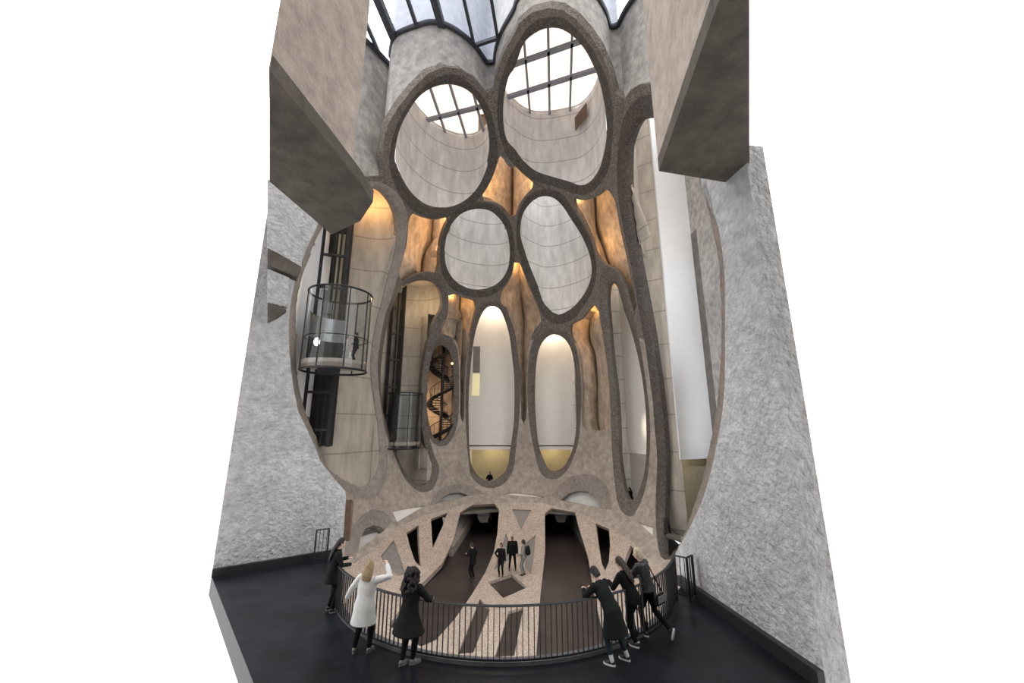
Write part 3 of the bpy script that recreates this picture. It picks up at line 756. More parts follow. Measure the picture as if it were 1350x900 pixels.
# ------------------------------------------------------------------ gaps between the tubes: convex outer walls meeting in a valley, lamp lit
def gap_wall(k, vx, vy, depth, zpad=(0.6, 1.5), win=0.8, power=None, lampf=0.62, bulge=0.16):
    px = np.array(S_GAP[k]); P = onS_many(px); Q = P + normS(P) * 0.45
    far = Q[Q[:, 1].argmax()]
    V = np.array(onS(vx, vy))
    dv = ray(vx, vy); dv = np.array([dv[0], dv[1], 0]); dv /= np.linalg.norm(dv)
    V = V + dv * ((max(V[1], far[1]) - V[1]) / dv[1] + depth)
    cen = np.array([0, YC, 0.0])
    zlo, zhi = P[:, 2].min(), P[:, 2].max()
    z0 = zlo - zpad[0]; z1 = zhi + zpad[1]
    def span(z):
        """outermost left and right points of the gap at one height"""
        z = min(max(z, zlo + 0.05), zhi - 0.05); hits = []
        for i in range(len(Q)):
            a, b = P[i - 1, 2], P[i, 2]
            if (a - z) * (b - z) <= 0 and a != b:
                t = (z - a) / (b - a); hits.append((px[i - 1, 0] * (1 - t) + px[i, 0] * t, Q[i - 1] * (1 - t) + Q[i] * t))
        hits.sort(key=lambda h: h[0]); return hits[0][1], hits[-1][1]
    def wide(z):
        zs = np.linspace(max(zlo, min(z, zhi) - win), min(max(z, zlo), zhi), 9); S_ = [span(q) for q in zs]
        key = lambda q: math.atan2(q[0], q[1])
        return min((a for a, b in S_), key=key), max((b for a, b in S_), key=key)
    def profile(z):
        L, R = [q.copy() for q in wide(z)]
        L[2] = R[2] = 0; u = R - L; W = np.linalg.norm(u); u = u / max(W, 1e-6)
        L = L - u * 0.42; R = R + u * 0.42
        v = V.copy(); v[2] = 0; t = (v - L).dot(u); lo, hi = 0.15 * (W + 0.84), 0.85 * (W + 0.84)
        v = v + u * (min(max(t, lo), hi) - t)
        prof = []
        for A, Bq in ((L, v), (v, R)):
            c = Bq - A; nrm = np.array([-c[1], c[0], 0]); nrm /= max(np.linalg.norm(nrm), 1e-6)
            if nrm.dot((A + Bq) / 2 - cen) > 0: nrm = -nrm
            ctrl = (A + Bq) / 2 + nrm * np.linalg.norm(c) * bulge * 2
            for i in range(13):
                if prof and i == 0: continue
                t = i / 12; prof.append((1 - t) ** 2 * A + 2 * t * (1 - t) * ctrl + t * t * Bq)
        return prof
    rows = 26; vs = []; fs = []
    for j in range(rows + 1):
        z = z0 + (z1 - z0) * j / rows
        vs += [(p[0], p[1], z) for p in profile(z)]
    n = len(vs) // (rows + 1)
    vs = behind(vs)
    for j in range(rows):
        for i in range(n - 1): fs.append((j * n + i, j * n + i + 1, (j + 1) * n + i + 1, (j + 1) * n + i))
    mesh('gap_wall', vs, fs, 'gapwall', wall_far, smooth=35)
    cap_lid('gap_soffit', profile(z1), z1, 'gapwall', wall_far)
    cap_lid('gap_sill', profile(zlo), zlo - 0.05, 'web', wall_far)
    if power:
        nn = normS(P); it = P[:, 2].argmax()
        up_ = P[it] + nn[it] * 0.6 + np.array([0, 0, 0.35])
        lamp('gap_light', up_, power * (0.45 if win > 1 else 0.9), WARM, 0.12)
        if win < 1: return
        zl = zlo + (zhi - zlo) * lampf; L, R = span(zl); u = (R - L) / np.linalg.norm(R - L)
        for q, sg in ((L, -1), (R, 1)):
            c_ = np.array(behind([q + u * sg * 0.22], 1.035)[0]); lamp('gap_light', c_, power * 0.3, WARM, 0.10)
gap_wall('G1', 581, 330, 2.6, zpad=(0.6, 6.0), win=4.0, power=420)
gap_wall('G2', 677, 275, 2.4, zpad=(0.6, 6.0), win=4.0, power=420)
gap_wall('G3', 691, 480, 2.0, power=330)
gap_wall('G4', 613, 480, 2.0, power=300)
gap_wall('G5', 786, 330, 2.6, zpad=(0.6, 6.0), win=4.0, power=420)
gap_wall('G6', 779, 500, 2.0, power=380)
# arched recesses and pale ledges of the ring storey
for k, (a, b) in S_ARCH.items():
    p = onS_many(a); nn = normS(p); c = p.mean(0); q = c + (p - c) * 1.25 + nn * 0.55
    mesh('recess_back', q, [tuple(range(len(q)))], 'white_box', wall_far)
for k, v in S_LED.items():
    p = onS_many(LEDGES[k]); q = p + normS(p) * 0.12
    c = q.mean(0); q = c + (q - c) * 1.12
    bm = bmesh.new(); A = [bm.verts.new(x) for x in q]; Bv = [bm.verts.new(Vector(x) + Vector((0, 0.3, -0.25))) for x in q]
    bm.faces.new(A); bm.faces.new(Bv[::-1])
    for i in range(len(q)): bm.faces.new((A[i], Bv[i], Bv[(i + 1) % len(q)], A[(i + 1) % len(q)]))
    from_bm('ledge', bm, 'ledge', wall_far)

# ------------------------------------------------------------------ ground storey: dark floor, tunnels
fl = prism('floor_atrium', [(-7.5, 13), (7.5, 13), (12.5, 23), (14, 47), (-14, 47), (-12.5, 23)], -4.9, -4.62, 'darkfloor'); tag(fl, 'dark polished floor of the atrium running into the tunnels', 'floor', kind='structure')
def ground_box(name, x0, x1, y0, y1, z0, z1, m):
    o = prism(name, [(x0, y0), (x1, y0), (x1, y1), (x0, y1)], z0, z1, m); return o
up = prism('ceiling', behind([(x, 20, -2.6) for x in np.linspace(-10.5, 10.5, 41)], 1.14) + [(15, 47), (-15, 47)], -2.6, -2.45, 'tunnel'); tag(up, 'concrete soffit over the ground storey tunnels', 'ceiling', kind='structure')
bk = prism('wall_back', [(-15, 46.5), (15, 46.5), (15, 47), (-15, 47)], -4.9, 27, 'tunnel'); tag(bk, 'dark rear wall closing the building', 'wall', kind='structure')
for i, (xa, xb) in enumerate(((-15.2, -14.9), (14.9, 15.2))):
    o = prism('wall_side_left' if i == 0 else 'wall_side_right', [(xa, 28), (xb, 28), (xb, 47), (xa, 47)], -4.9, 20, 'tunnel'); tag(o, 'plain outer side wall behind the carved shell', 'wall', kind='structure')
# tunnel cheeks
def cheek(pa, pb, z0, z1, m='tunnel', t=0.3, lab=None):
    """upright cheek wall whose front edge follows the curve of the bowl"""
    d = (Vector(pb) - Vector(pa)).normalized(); sd = Vector((d.y, -d.x)) * t; vs = []; fs = []; rows = 10
    for j in range(rows + 1):
        z = z0 + (z1 - z0) * j / rows
        f = behind([(pa[0], pa[1], z)], 1.06)[0]; g = behind([(pa[0] + sd.x, pa[1] + sd.y, z)], 1.06)[0]
        vs += [f, (pb[0], pb[1], z), (pb[0] + sd.x, pb[1] + sd.y, z), g]
    for j in range(rows):
        a = j * 4; c = a + 4
        for k in range(4): fs.append((a + k, a + (k + 1) % 4, c + (k + 1) % 4, c + k))
    o = mesh('wall_tunnel', vs, fs, m); tag(o, lab or 'plain concrete cheek wall of a ground storey tunnel', 'wall', kind='structure'); return o
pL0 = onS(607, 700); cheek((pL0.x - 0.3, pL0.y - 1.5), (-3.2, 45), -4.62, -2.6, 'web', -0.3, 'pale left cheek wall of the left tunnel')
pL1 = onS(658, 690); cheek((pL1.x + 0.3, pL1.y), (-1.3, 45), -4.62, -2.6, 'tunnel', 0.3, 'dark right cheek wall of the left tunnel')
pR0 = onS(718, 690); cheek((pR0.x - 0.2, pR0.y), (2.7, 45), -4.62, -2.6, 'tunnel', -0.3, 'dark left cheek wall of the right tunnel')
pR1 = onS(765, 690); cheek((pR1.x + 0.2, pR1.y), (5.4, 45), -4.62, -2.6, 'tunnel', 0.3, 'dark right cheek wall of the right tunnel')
for px, lab in ((631, 'pale angular concrete bracket in the left tunnel mouth'), (733, 'pale angular concrete bracket in the right tunnel mouth')):
    e = empty('concrete_bracket', (0, 0, 0)); tag(e, lab, 'bracket', 'brackets in the tunnel mouths')
    def bp(dx, dy, Y): return at_y(px + dx, dy, Y)
    Y = 36.0
    slab_on('arm', [bp(-12, 671, Y), bp(2, 668, Y), bp(14, 676, Y), bp(14, 682, Y), bp(4, 682, Y)], 0.7, 'white_box', e)
    slab_on('shoe', [bp(-2, 680.5, Y - 0.1), bp(13, 680.5, Y - 0.1), bp(12, 688.5, Y - 0.1), bp(2, 688.5, Y - 0.1)], 0.7, 'white_box', e)
    slab_on('hanger', [bp(14.5, 674, Y), bp(17, 674, Y), bp(17, 685, Y), bp(14.5, 685, Y)], 0.1, 'steel', e)
# sloping grey fins standing in the cut-outs of the bowl
for k, lab in (('TC', 'grey concrete triangle let into the bowl between the tunnels'), ('SL', 'grey triangular fin left behind the group of three people'), ('SR', 'grey triangular fin right of the man with the backpack'), ('T5', 'large grey concrete wedge in the bowl behind the white coat')):
    p = onS_many(DARK[k]); q = p + normS(p) * 0.12; c = q.mean(0); q = c + (q - c) * 1.06
    bm = bmesh.new(); A = [bm.verts.new(x) for x in q]; Bv = [bm.verts.new(Vector(x) + Vector((0, 0.25, -0.1))) for x in q]
    bm.faces.new(A); bm.faces.new(Bv[::-1])
    for i in range(len(q)): bm.faces.new((A[i], Bv[i], Bv[(i + 1) % len(q)], A[(i + 1) % len(q)]))
    o = from_bm('concrete_fin', bm, 'slab'); tag(o, lab, 'fin', 'grey fins in the bowl')

# ------------------------------------------------------------------ balcony in front
HC = Vector((-0.21, 13.38)); HR = 4.97
def vplane_hit(px, py, a, b):
    """ray against the vertical plane through plan points a and b"""
    d = ray(px, py); n = Vector((b[1] - a[1], -(b[0] - a[0])))
    t = (a[0] * n.x + a[1] * n.y) / (d[0] * n.x + d[1] * n.y)
    return Vector((d[0] * t, d[1] * t, CZ + d[2] * t))
WLa, WLb = Vector((-6.58, 14.47)), Vector((-7.70, 13.74))
WRa, WRb = Vector((4.93, 11.96)), Vector((5.24, 9.73))
wl_end = vplane_hit(357, 250, WLa, WLb); wr_end = vplane_hit(988, 238, WRa, WRb)
ptsL = T('P', (456, 655), (455, 647), 'G', (340, 130), (262, 30), 'E', (235, 800), (190, 700), (140, 600), (115, 480), (100, 370), (90, 250), (88, 120), 'C', (95, 860), (120, 720), (155, 620), (190, 520), (235, 430), (250, 398))
p3 = [vplane_hit(x, y, WLa, WLb) for x, y in ptsL]
b0 = vplane_hit(451, 714, WLa, WLb)
poly = [Vector((b0.x, b0.y, -0.3)), b0] + p3 + [Vector((p3[-1].x, p3[-1].y, 13.0)), Vector((wl_end.x, wl_end.y, 13.0)), Vector((wl_end.x, wl_end.y, -0.3))]
wl = slab_on('wall_left', poly, 0.55, 'rough'); tag(wl, 'rough light grey concrete wall left of the balcony', 'wall', kind='structure')
ptsR = T('H', (930, 545), (1000, 420), (1065, 290), (1100, 190), (1135, 60), 'F', (1165, 760), (1192, 600), (1204, 450), (1206, 300), (1206, 150), (1206, 0), 'D', (1205, 700), (1192, 560), (1170, 420), (1130, 280), (1095, 150), (1060, 60))
p3 = [vplane_hit(x, y, WRa, WRb) for x, y in ptsR]
poly = [Vector((p3[0].x, p3[0].y, -0.3))] + p3 + [Vector((p3[-1].x, p3[-1].y, 11.0)), Vector((wr_end.x, wr_end.y, 11.0)), Vector((wr_end.x, wr_end.y, -0.3))]
wr = slab_on('wall_right', poly, 0.5, 'rough'); tag(wr, 'rough light grey concrete wall right of the balcony', 'wall', kind='structure')
# floor slab with the round cut-out
arc = []
a0 = math.atan2(WLa.y - 0.3 - HC.y, b0.x - HC.x) ; 
for i in range(61):
    a = math.radians(199 + (338 - 199) * i / 60)
    arc.append(Vector((HC.x + HR * math.cos(a), HC.y + HR * math.sin(a))))
wallR0 = WRa + (WRa - WRb) * 0.10
poly = [Vector((b0.x, b0.y))] + arc + [wallR0, Vector((wr_end.x, wr_end.y)), Vector((4.45, 7.6)), Vector((4.2, 2.0)), Vector((-4.2, 2.0)), Vector((-4.5, 7.8)), Vector((wl_end.x, wl_end.y))]
fb = prism('floor', poly, -0.5, 0.0, 'balcony', bottom=False); tag(fb, 'dark glossy balcony floor curving around the atrium hole', 'floor', kind='structure')
kin = [Vector((HC.x + (HR - 0.16) * (p - HC).normalized().x, HC.y + (HR - 0.16) * (p - HC).normalized().y)) for p in arc]
kout = [HC + (p - HC).normalized() * (HR + 0.02) for p in arc]
kb = prism('trim_kerb', kin + kout[::-1], -0.5, 0.07, 'kerb', bottom=False); tag(kb, 'grey kerb along the curved balcony edge', 'trim', kind='structure')
def plinth(name, a, b, h, t, lab):
    d = (b - a).normalized(); n = Vector((-d.y, d.x))
    if n.dot(-a) < 0: n = -n
    o = prism(name, [a, b, b + n * t, a + n * t], 0, h, 'plinth'); tag(o, lab, 'baseboard', kind='structure')
plinth('baseboard_left', Vector((b0.x, b0.y)), Vector((wl_end.x, wl_end.y)), 0.22, 0.12, 'black plinth at the foot of the left wall')
plinth('baseboard_right', wallR0, Vector((wr_end.x, wr_end.y)), 0.26, 0.14, 'black plinth at the foot of the right wall')
# brown jamb where the left wall ends
slab_on('jamb', [vplane_hit(451, 660, WLa, WLb) + Vector((0.25, 0.25, 0)), vplane_hit(457, 664, WLa, WLb) + Vector((0.1, 0.4, 0)), vplane_hit(452, 716, WLa, WLb) + Vector((0.1, 0.4, 0)), vplane_hit(447, 716, WLa, WLb) + Vector((0.25, 0.25, 0))], 0.2, 'brown', wl)

bw = prism('wall_gallery', [(-16, -2.0), (16, -2.0), (16, -1.6), (-16, -1.6)], -5, 36, 'outer'); tag(bw, 'plain gallery wall behind the viewpoint', 'wall', kind='structure')
gf = prism('floor_gallery', [(-5.5, -2), (5.5, -2), (4.0, 1.6), (-4.0, 1.6)], 2.5, 2.8, 'balcony'); tag(gf, 'upper gallery floor under the viewpoint', 'floor', kind='structure')
# ------------------------------------------------------------------ overhead beams
ZB = CZ + 6.0
def beam(px_soffit, zb, ztop, m, lab, extra=None):
    e = empty('concrete_beam', (0, 0, 0)); tag(e, lab, 'beam')
    poly = [at_z(x, y, zb) for x, y in px_soffit]
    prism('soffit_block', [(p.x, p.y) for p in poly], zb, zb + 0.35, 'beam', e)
    return e, poly
e, pl = beam(T('C', (-20, 165), (325, 460), (485, 385), (555, 280), (480, 165), (300, -60), (-20, -450)), ZB, ZB + 12, 'beam', 'dark soffited concrete beam reaching in from the upper left')
ua = at_z(352, 84, ZB + 0.35); ub = at_z(466, 213, ZB + 0.35)
dd = Vector((ub.x - ua.x, ub.y - ua.y)).normalized(); nn = Vector((-dd.y, dd.x))
A2 = Vector((ua.x, ua.y)) + dd * 0.05; B2 = Vector((ub.x, ub.y))
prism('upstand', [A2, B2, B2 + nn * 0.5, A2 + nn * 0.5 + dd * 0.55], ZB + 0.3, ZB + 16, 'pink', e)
e, pl = beam(T('P', (868.5, 225.5), (964, 241.5), (988, 219), (988, 0), (962, -40)), ZB, ZB + 12, 'beam', 'dark soffited concrete beam hanging at the upper right')
ua = at_z(960, -30, ZB + 0.3); ub = at_z(868.5, 224, ZB + 0.3)
dd = Vector((ub.x - ua.x, ub.y - ua.y)).normalized(); nn = Vector((dd.y, -dd.x))
A2 = Vector((ua.x, ua.y)); B2 = Vector((ub.x, ub.y))
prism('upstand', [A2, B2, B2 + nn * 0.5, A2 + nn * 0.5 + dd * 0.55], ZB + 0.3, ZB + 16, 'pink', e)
# pale wall fins below the left beam
def fin(pxf, thick, Y0, m, lab, soff=None):
    e = empty('wall_fin', (0, 0, 0)); tag(e, lab, 'wall fin')
    slab_on('fin_face', [vplane_hit(x, y, WLa - Vector((0, 1.0)), WLb - Vector((0, 1.0))) for x, y in pxf], thick, m, e)
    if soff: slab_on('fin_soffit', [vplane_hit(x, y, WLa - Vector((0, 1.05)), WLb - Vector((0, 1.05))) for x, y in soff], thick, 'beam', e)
fin(T('C', (-30, 150), (140, 300), (160, 640), (-30, 560)), 0.5, 12, 'rough', 'pale concrete wall fin under the upper left beam', T('C', (-30, 535), (25, 562), (158, 640), (135, 697), (25, 650), (-30, 625)))
fin(T('C', (-30, 650), (90, 700), (80, 860), (-30, 850)), 0.4, 12, 'rough', 'lower pale concrete wall fin at the left edge', T('C', (-30, 838), (25, 850), (75, 880), (25, 915), (-30, 940)))

# ------------------------------------------------------------------ glass roof over the atrium
wn = empty('window_1', (0, 0, 0)); tag(wn, 'sloping glass roof with dark mullions above the tubes', 'skylight', kind='structure')
def mull(o, a, b, w, name='mullion'):
    q = T(o, a, b); bm = bmesh.new(); bar(bm, at_z(q[0][0], q[0][1], ZROOF), at_z(q[1][0], q[1][1], ZROOF), w, w * 1.2); from_bm(name, bm, 'mullion', wn)
for (a, b, w) in (((555, -70), (705, 290), 0.42), ((455, -10), (650, 430), 0.20), ((420, 240), (545, 480), 0.20), ((725, -75), (805, 165), 0.20), ((870, -100), (955, 205), 0.42), ((1040, -100), (1125, 280), 0.18), ((1195, -120), (1250, 215), 0.18), ((545, 460), (650, 415), 0.22), ((1130, 250), (1250, 210), 0.2)):
    mull('A', a, b, w)
for p in ROOFLINE:
    bm = bmesh.new(); tubepath(bm, [Vector((v[0] * 0.99, v[1] - 0.12, ZROOF)) for v in p[::2]], 0.17, 6); from_bm('roof_frame', bm, 'mullion', wn, smooth=60)
for q in (T('A', (380, 100), (455, -10), (640, 410), (545, 460), (440, 400)), T('A', (455, -10), (555, -70), (705, 290), (660, 380), (640, 410)), T('A', (555, -70), (725, -75), (805, 165), (705, 280)), T('A', (725, -75), (870, -100), (935, 150), (805, 165)),
          T('A', (870, -100), (1040, -100), (1120, 260), (1000, 165), (935, 150)), T('A', (1040, -100), (1195, -120), (1250, 215), (1130, 250)), T('A', (545, 460), (650, 415), (640, 555)), T('A', (1130, 250), (1250, 210), (1225, 362), (1195, 385)), T('B', (490, -60), (680, -60), (605, 145), (572, 150))):
    slab_on('pane', [at_z(x, y, ZROOF + 0.05) for x, y in q], 0.03, 'roofglass', wn)
# ------------------------------------------------------------------ railings
BAL = {}
def baluster_mesh(h, w=0.03, t=0.014):
    key = (round(h, 3), w, t)
    if key not in BAL:
        bm = bmesh.new(); bar(bm, (0, 0, 0), (0, 0, h), w, t, up=(0, 1, 0)); me = bpy.data.meshes.new('baluster'); bm.to_mesh(me); bm.free(); me.materials.append(MATS['steel']); BAL[key] = me
    return BAL[key]

def railing(plan, z0, h, lab, group=None, spacing=0.112, posts=(), closed_ends=True):
    """plan: list of (x, y, zbase)"""
    pts = [Vector(p) for p in plan]
    e = empty('railing', (0, 0, 0)); tag(e, lab, 'railing', group)
    bm = bmesh.new(); tubepath(bm, [p + Vector((0, 0, h)) for p in pts], [(0.035, 0.022)] * len(pts), 8); from_bm('handrail', bm, 'steel', e, smooth=60)
    bm = bmesh.new(); tubepath(bm, [p + Vector((0, 0, 0.13)) for p in pts], [(0.016, 0.020)] * len(pts), 6); from_bm('bottom_rail', bm, 'steel', e, smooth=60)
    me = baluster_mesh(h - 0.13)
    seg = 0.0; nxt = 0.0
    for i in range(len(pts) - 1):
        a, b = pts[i], pts[i + 1]; L = (b - a).length
        while nxt <= seg + L:
            p = a + (b - a) * ((nxt - seg) / L); o = link('baluster', me, None, e); o.location = p + Vector((0, 0, 0.13)); o.rotation_euler = (0, 0, math.atan2(b.y - a.y, b.x - a.x) + math.pi / 2); nxt += spacing
        seg += L
    pm = baluster_mesh(h, 0.04, 0.04)
    for p in posts:
        o = link('post', pm, None, e); o.location = p
    return e
def rc(a, r): return (HC.x + r * math.cos(math.radians(a)), HC.y + r * math.sin(math.radians(a)), 0.0)
railing([rc(206 + (335.5 - 206) * i / 80, HR + 0.07) for i in range(81)], 0, 1.05, 'long curved black metal railing around the balcony edge', posts=[rc(206, HR + 0.07), rc(335.5, HR + 0.07)])
pa = Vector(rc(335.5, HR + 0.07)); pb = at_z(904.7, 735, 1.05); pc = at_z(912.3, 731.5, 1.05); pb.z = pc.z = 0
railing([pa + (pb - pa) * 0.12, pb, pc], 0, 1.05, 'short black railing returning to the right wall', posts=[pb, pc])
pa = at_z(413, 744, 0.0); pb = at_z(430, 741, 0.0)
railing([pa, pb], 0, 1.05, 'short black railing standing before the left wall', posts=[pa, pb])
pa = at_y(874.5, 684, 26.6); pb = at_y(880.5, 681, 27.2); pc = at_y(884, 697, 26.9); pd = at_y(899, 708, 26.6)
for p in (pa, pb, pc, pd): p.z -= 1.05
railing([pa, pb, pc, pd], 0, 1.05, 'black stair railing inside the foot of the large right opening', spacing=0.16)

# ------------------------------------------------------------------ glass lifts and their shafts
def ring_mesh(r, z, t, name, m, e, n=48, a0=0, a1=360):
    full = (a1 - a0) >= 360
    pts = [(r * math.cos(math.radians(a0 + (a1 - a0) * i / n)), r * math.sin(math.radians(a0 + (a1 - a0) * i / n)), z) for i in range(n if full else n + 1)]
    bm = bmesh.new(); tubepath(bm, pts, t, 8, closed=full); return from_bm(name, bm, m, e, smooth=60)

def cyl_wall(r, z0, z1, a0, a1, name, m, e, n=40, t=0.0):
    vs = []; fs = []
    for i in range(n + 1):
        a = math.radians(a0 + (a1 - a0) * i / n)
        for rr in (r, r + t) if t else (r,):
            vs += [(rr * math.cos(a), rr * math.sin(a), z0), (rr * math.cos(a), rr * math.sin(a), z1)]
    st = 4 if t else 2
    for i in range(n):
        b = i * st; c = b + st
        fs.append((b, c, c + 1, b + 1))
        if t: fs += [(b + 2, b + 3, c + 3, c + 2), (b, b + 2, c + 2, c), (b + 1, c + 1, c + 3, b + 3)]
    if t: fs += [(0, 1, 3, 2), (n * 4, n * 4 + 2, n * 4 + 3, n * 4 + 1)]
    return mesh(name, vs, fs, m, e, smooth=40)

def lift(pxb, pxt, Y, r, lab, panel, mull, rail_frac, rt):
    b = at_y(pxb[0], pxb[1], Y); t = at_y(pxt[0], pxt[1], Y); h = t.z - b.z
    e = empty('glass_lift', b); tag(e, lab, 'lift', 'round glass lifts')
    ring_mesh(r, 0, rt * 1.3, 'bottom_ring', 'steel', e); ring_mesh(r, h, rt * 1.2, 'top_ring', 'steel', e)
    plabel(ring_mesh(r * 0.97, h * rail_frac, rt * 0.6, 'hand_rail', 'steel', e), 'thin dark hand rail inside the car')
    cyl_wall(r, 0.05, h, 0, 360, 'glass_wall', 'glass', e, 64)
    for a in mull:
        x, y = r * math.cos(math.radians(a)), r * math.sin(math.radians(a))
        bm = bmesh.new(); tubepath(bm, [(x, y, 0), (x, y, h)], rt * 0.75, 6); from_bm('mullion', bm, 'steel', e, smooth=60)
    cyl_wall(r * 0.98, 0.30, 0.50, 0, 360, 'skirting', 'carfloor', e, 64, 0.02)
    bm = bmesh.new(); bmesh.ops.create_cone(bm, cap_ends=True, segments=48, radius1=r * 0.97, radius2=r * 0.97, depth=0.12, matrix=Matrix.Translation((0, 0, 0.30))); from_bm('car_floor', bm, 'carfloor', e)
    bm = bmesh.new(); bar(bm, (-r * 0.45, -r * 0.2, 0.02), (r * 0.15, r * 0.1, 0.02), r * 0.5, 0.3); plabel(from_bm('undercarriage', bm, 'shaft', e), 'dark gear box under the car')
    cyl_wall(r * 0.86, 0.36, h * panel[2], panel[0], panel[1], 'back_panel', 'chrome' if rt > 0.045 else 'shaft', e, 30, 0.05)
    cyl_wall(r * 0.80, 0.36, h * 0.42, panel[0] + 5, panel[1] - 5, 'dado_panel', 'shaft', e, 30, 0.03)
    return e, b, h
lf1, lb1, lh1 = lift((440, 489), (452, 388.5), 21.6, 1.74, 'large glass lift car with two riders in the left opening', (95, 205, 0.74), (-150, -95, -50, -10, 35, 80, 130, 170), 0.40, 0.05)
bm = bmesh.new(); bmesh.ops.create_uvsphere(bm, u_segments=12, v_segments=8, radius=0.20, matrix=Matrix.Translation((-1.0, -0.3, lh1 * 0.36)) @ Matrix.Diagonal((0.8, 0.8, 1.2, 1)))
plabel(from_bm('wall_lamp', bm, 'lamp_white', lf1, smooth=80), 'bright white lamp on the lift wall')
lf2, lb2, lh2 = lift((530, 590.5), (537, 519), 30.9, 1.38, 'smaller glass lift car low in the second left opening', (150, 258, 0.98), (-100, -60, -25, 15, 60), 0.36, 0.045)

def shaft(Y, pl, pr, ztop, zbot, lab, panels):
    """pl, pr: pixel columns of the left and right posts at one reference height"""
    a = at_y(pl[0], pl[1], Y); b = at_y(pr[0], pr[1], Y + 0.4)
    e = empty('lift_shaft', (a.x, a.y, zbot)); tag(e, lab, 'lift shaft')
    d = Vector((b.x - a.x, b.y - a.y, 0)); w = d.length; dn = d / w; back = Vector((-dn.y, dn.x, 0))
    if back.y < 0: back = -back
    H = ztop - zbot
    for f, bk, t in ((0, 0, 0.22), (1, 0, 0.22), (0.5, 0.1, 0.12), (0.72, 0.1, 0.10), (0, 0.8, 0.2), (1, 0.8, 0.2)):
        bm = bmesh.new(); p = d * f + back * bk; bar(bm, p, p + Vector((0, 0, H)), t, t, up=(0, 1, 0)); from_bm('guide_rail', bm, 'shaft', e)
    z = 1.0
    while z < H:
        bm = bmesh.new(); bar(bm, Vector((0, 0, z)), d + Vector((0, 0, z)), 0.12, 0.16); from_bm('cross_beam', bm, 'shaft', e); z += 2.3
    bm = bmesh.new(); bar(bm, back * 1.0 + d * 0.5, back * 1.0 + d * 0.5 + Vector((0, 0, H)), w * 1.1, 0.1, up=tuple(back)); from_bm('back_plate', bm, 'shaft', e)
    for (f0, f1, za, zb, m, nm) in panels:
        bm = bmesh.new(); bar(bm, d * (f0 + f1) / 2 + back * 0.45 + Vector((0, 0, za - zbot)), d * (f0 + f1) / 2 + back * 0.45 + Vector((0, 0, zb - zbot)), w * (f1 - f0), 0.05, up=tuple(back)); from_bm(nm, bm, m, e)
    return e
yz = lambda px, py, Y: at_y(px, py, Y).z
shaft(23.6, (424, 330), (458, 330), 19.5, 3.2, 'dark steel shaft with lit panels behind the big lift', [(0.08, 0.34, yz(432, 378, 23.6), yz(432, 334, 23.6), 'plaster', 'pale_panel'), (0.55, 0.82, yz(450, 440, 23.6), yz(450, 302, 23.6), 'cream', 'cream_panel')])
shaft(31.7, (514, 450), (530, 450), 17.0, 2.0, 'black steel shaft above the smaller lift', [])

# ------------------------------------------------------------------ dark spiral stair inside its oval
pc = at_y(583, 510, float(I_ST['mid'][1]) + 1.15)
st = empty('spiral_staircase', (pc.x, pc.y, 1.2)); tag(st, 'dark steel spiral staircase inside the narrow oval opening', 'staircase')
SR, RISE, NST, TURN = 1.08, 0.21, 56, 22.0
bm = bmesh.new(); tubepath(bm, [(0, 0, -0.2), (0, 0, 12.5)], 0.14, 10); from_bm('central_pole', bm, 'steel', st, smooth=60)
bm = bmesh.new()
ang = math.radians(TURN * 1.15)
ring = [(0.13, 0), (SR, 0), (SR * math.cos(ang / 2), SR * math.sin(ang / 2)), (SR * math.cos(ang), SR * math.sin(ang)), (0.13 * math.cos(ang), 0.13 * math.sin(ang))]
lo = [bm.verts.new((x, y, -0.07)) for x, y in ring]; hi = [bm.verts.new((x, y, 0)) for x, y in ring]
bm.faces.new(lo[::-1]); bm.faces.new(hi)
for i in range(5): bm.faces.new((lo[i], lo[(i + 1) % 5], hi[(i + 1) % 5], hi[i]))
sm = bpy.data.meshes.new('step'); bm.to_mesh(sm); bm.free(); sm.materials.append(MATS['steel'])
bm = bmesh.new(); bar(bm, (SR - 0.04, 0, 0), (SR - 0.04, 0, 1.0), 0.03, 0.03, up=(0, 1, 0)); bmx = bpy.data.meshes.new('baluster'); bm.to_mesh(bmx); bm.free(); bmx.materials.append(MATS['steel'])
for i in range(NST):
    o = link('step', sm, None, st); o.location = (0, 0, i * RISE); o.rotation_euler = (0, 0, math.radians(i * TURN))
    o = link('baluster', bmx, None, st); o.location = (0, 0, i * RISE); o.rotation_euler = (0, 0, math.radians(i * TURN + 6))
hx = lambda r, dz: [(r * math.cos(math.radians(i * 7.33)), r * math.sin(math.radians(i * 7.33)), i * RISE / 3 + dz) for i in range(NST * 3)]
bm = bmesh.new(); tubepath(bm, hx(SR, -0.10), [(0.06, 0.30)] * (NST * 3), 6); from_bm('stringer', bm, 'steel', st, smooth=50)
bm = bmesh.new(); tubepath(bm, hx(SR, 1.0), 0.035, 6); from_bm('handrail', bm, 'steel', st, smooth=50)
lm = at_y(596, 479, pc.y - 0.9)
bm = bmesh.new(); bmesh.ops.create_uvsphere(bm, u_segments=12, v_segments=8, radius=0.09); o = from_bm('stair_lamp', bm, 'lamp_warm', None, smooth=80); o.location = lm
tag(o, 'tiny bright lamp glowing beside the spiral staircase', 'lamp')
lamp('stair_light', (pc.x + 1.3, pc.y - 0.2, 9.5), 170, (1.0, 0.60, 0.32), 0.15)
lamp('stair_light', (pc.x - 1.62, pc.y - 0.2, 6.0), 140, (1.0, 0.60, 0.32), 0.15)
lamp('stair_light', (pc.x + 1.3, pc.y - 0.2, 3.6), 90, (1.0, 0.60, 0.32), 0.15)
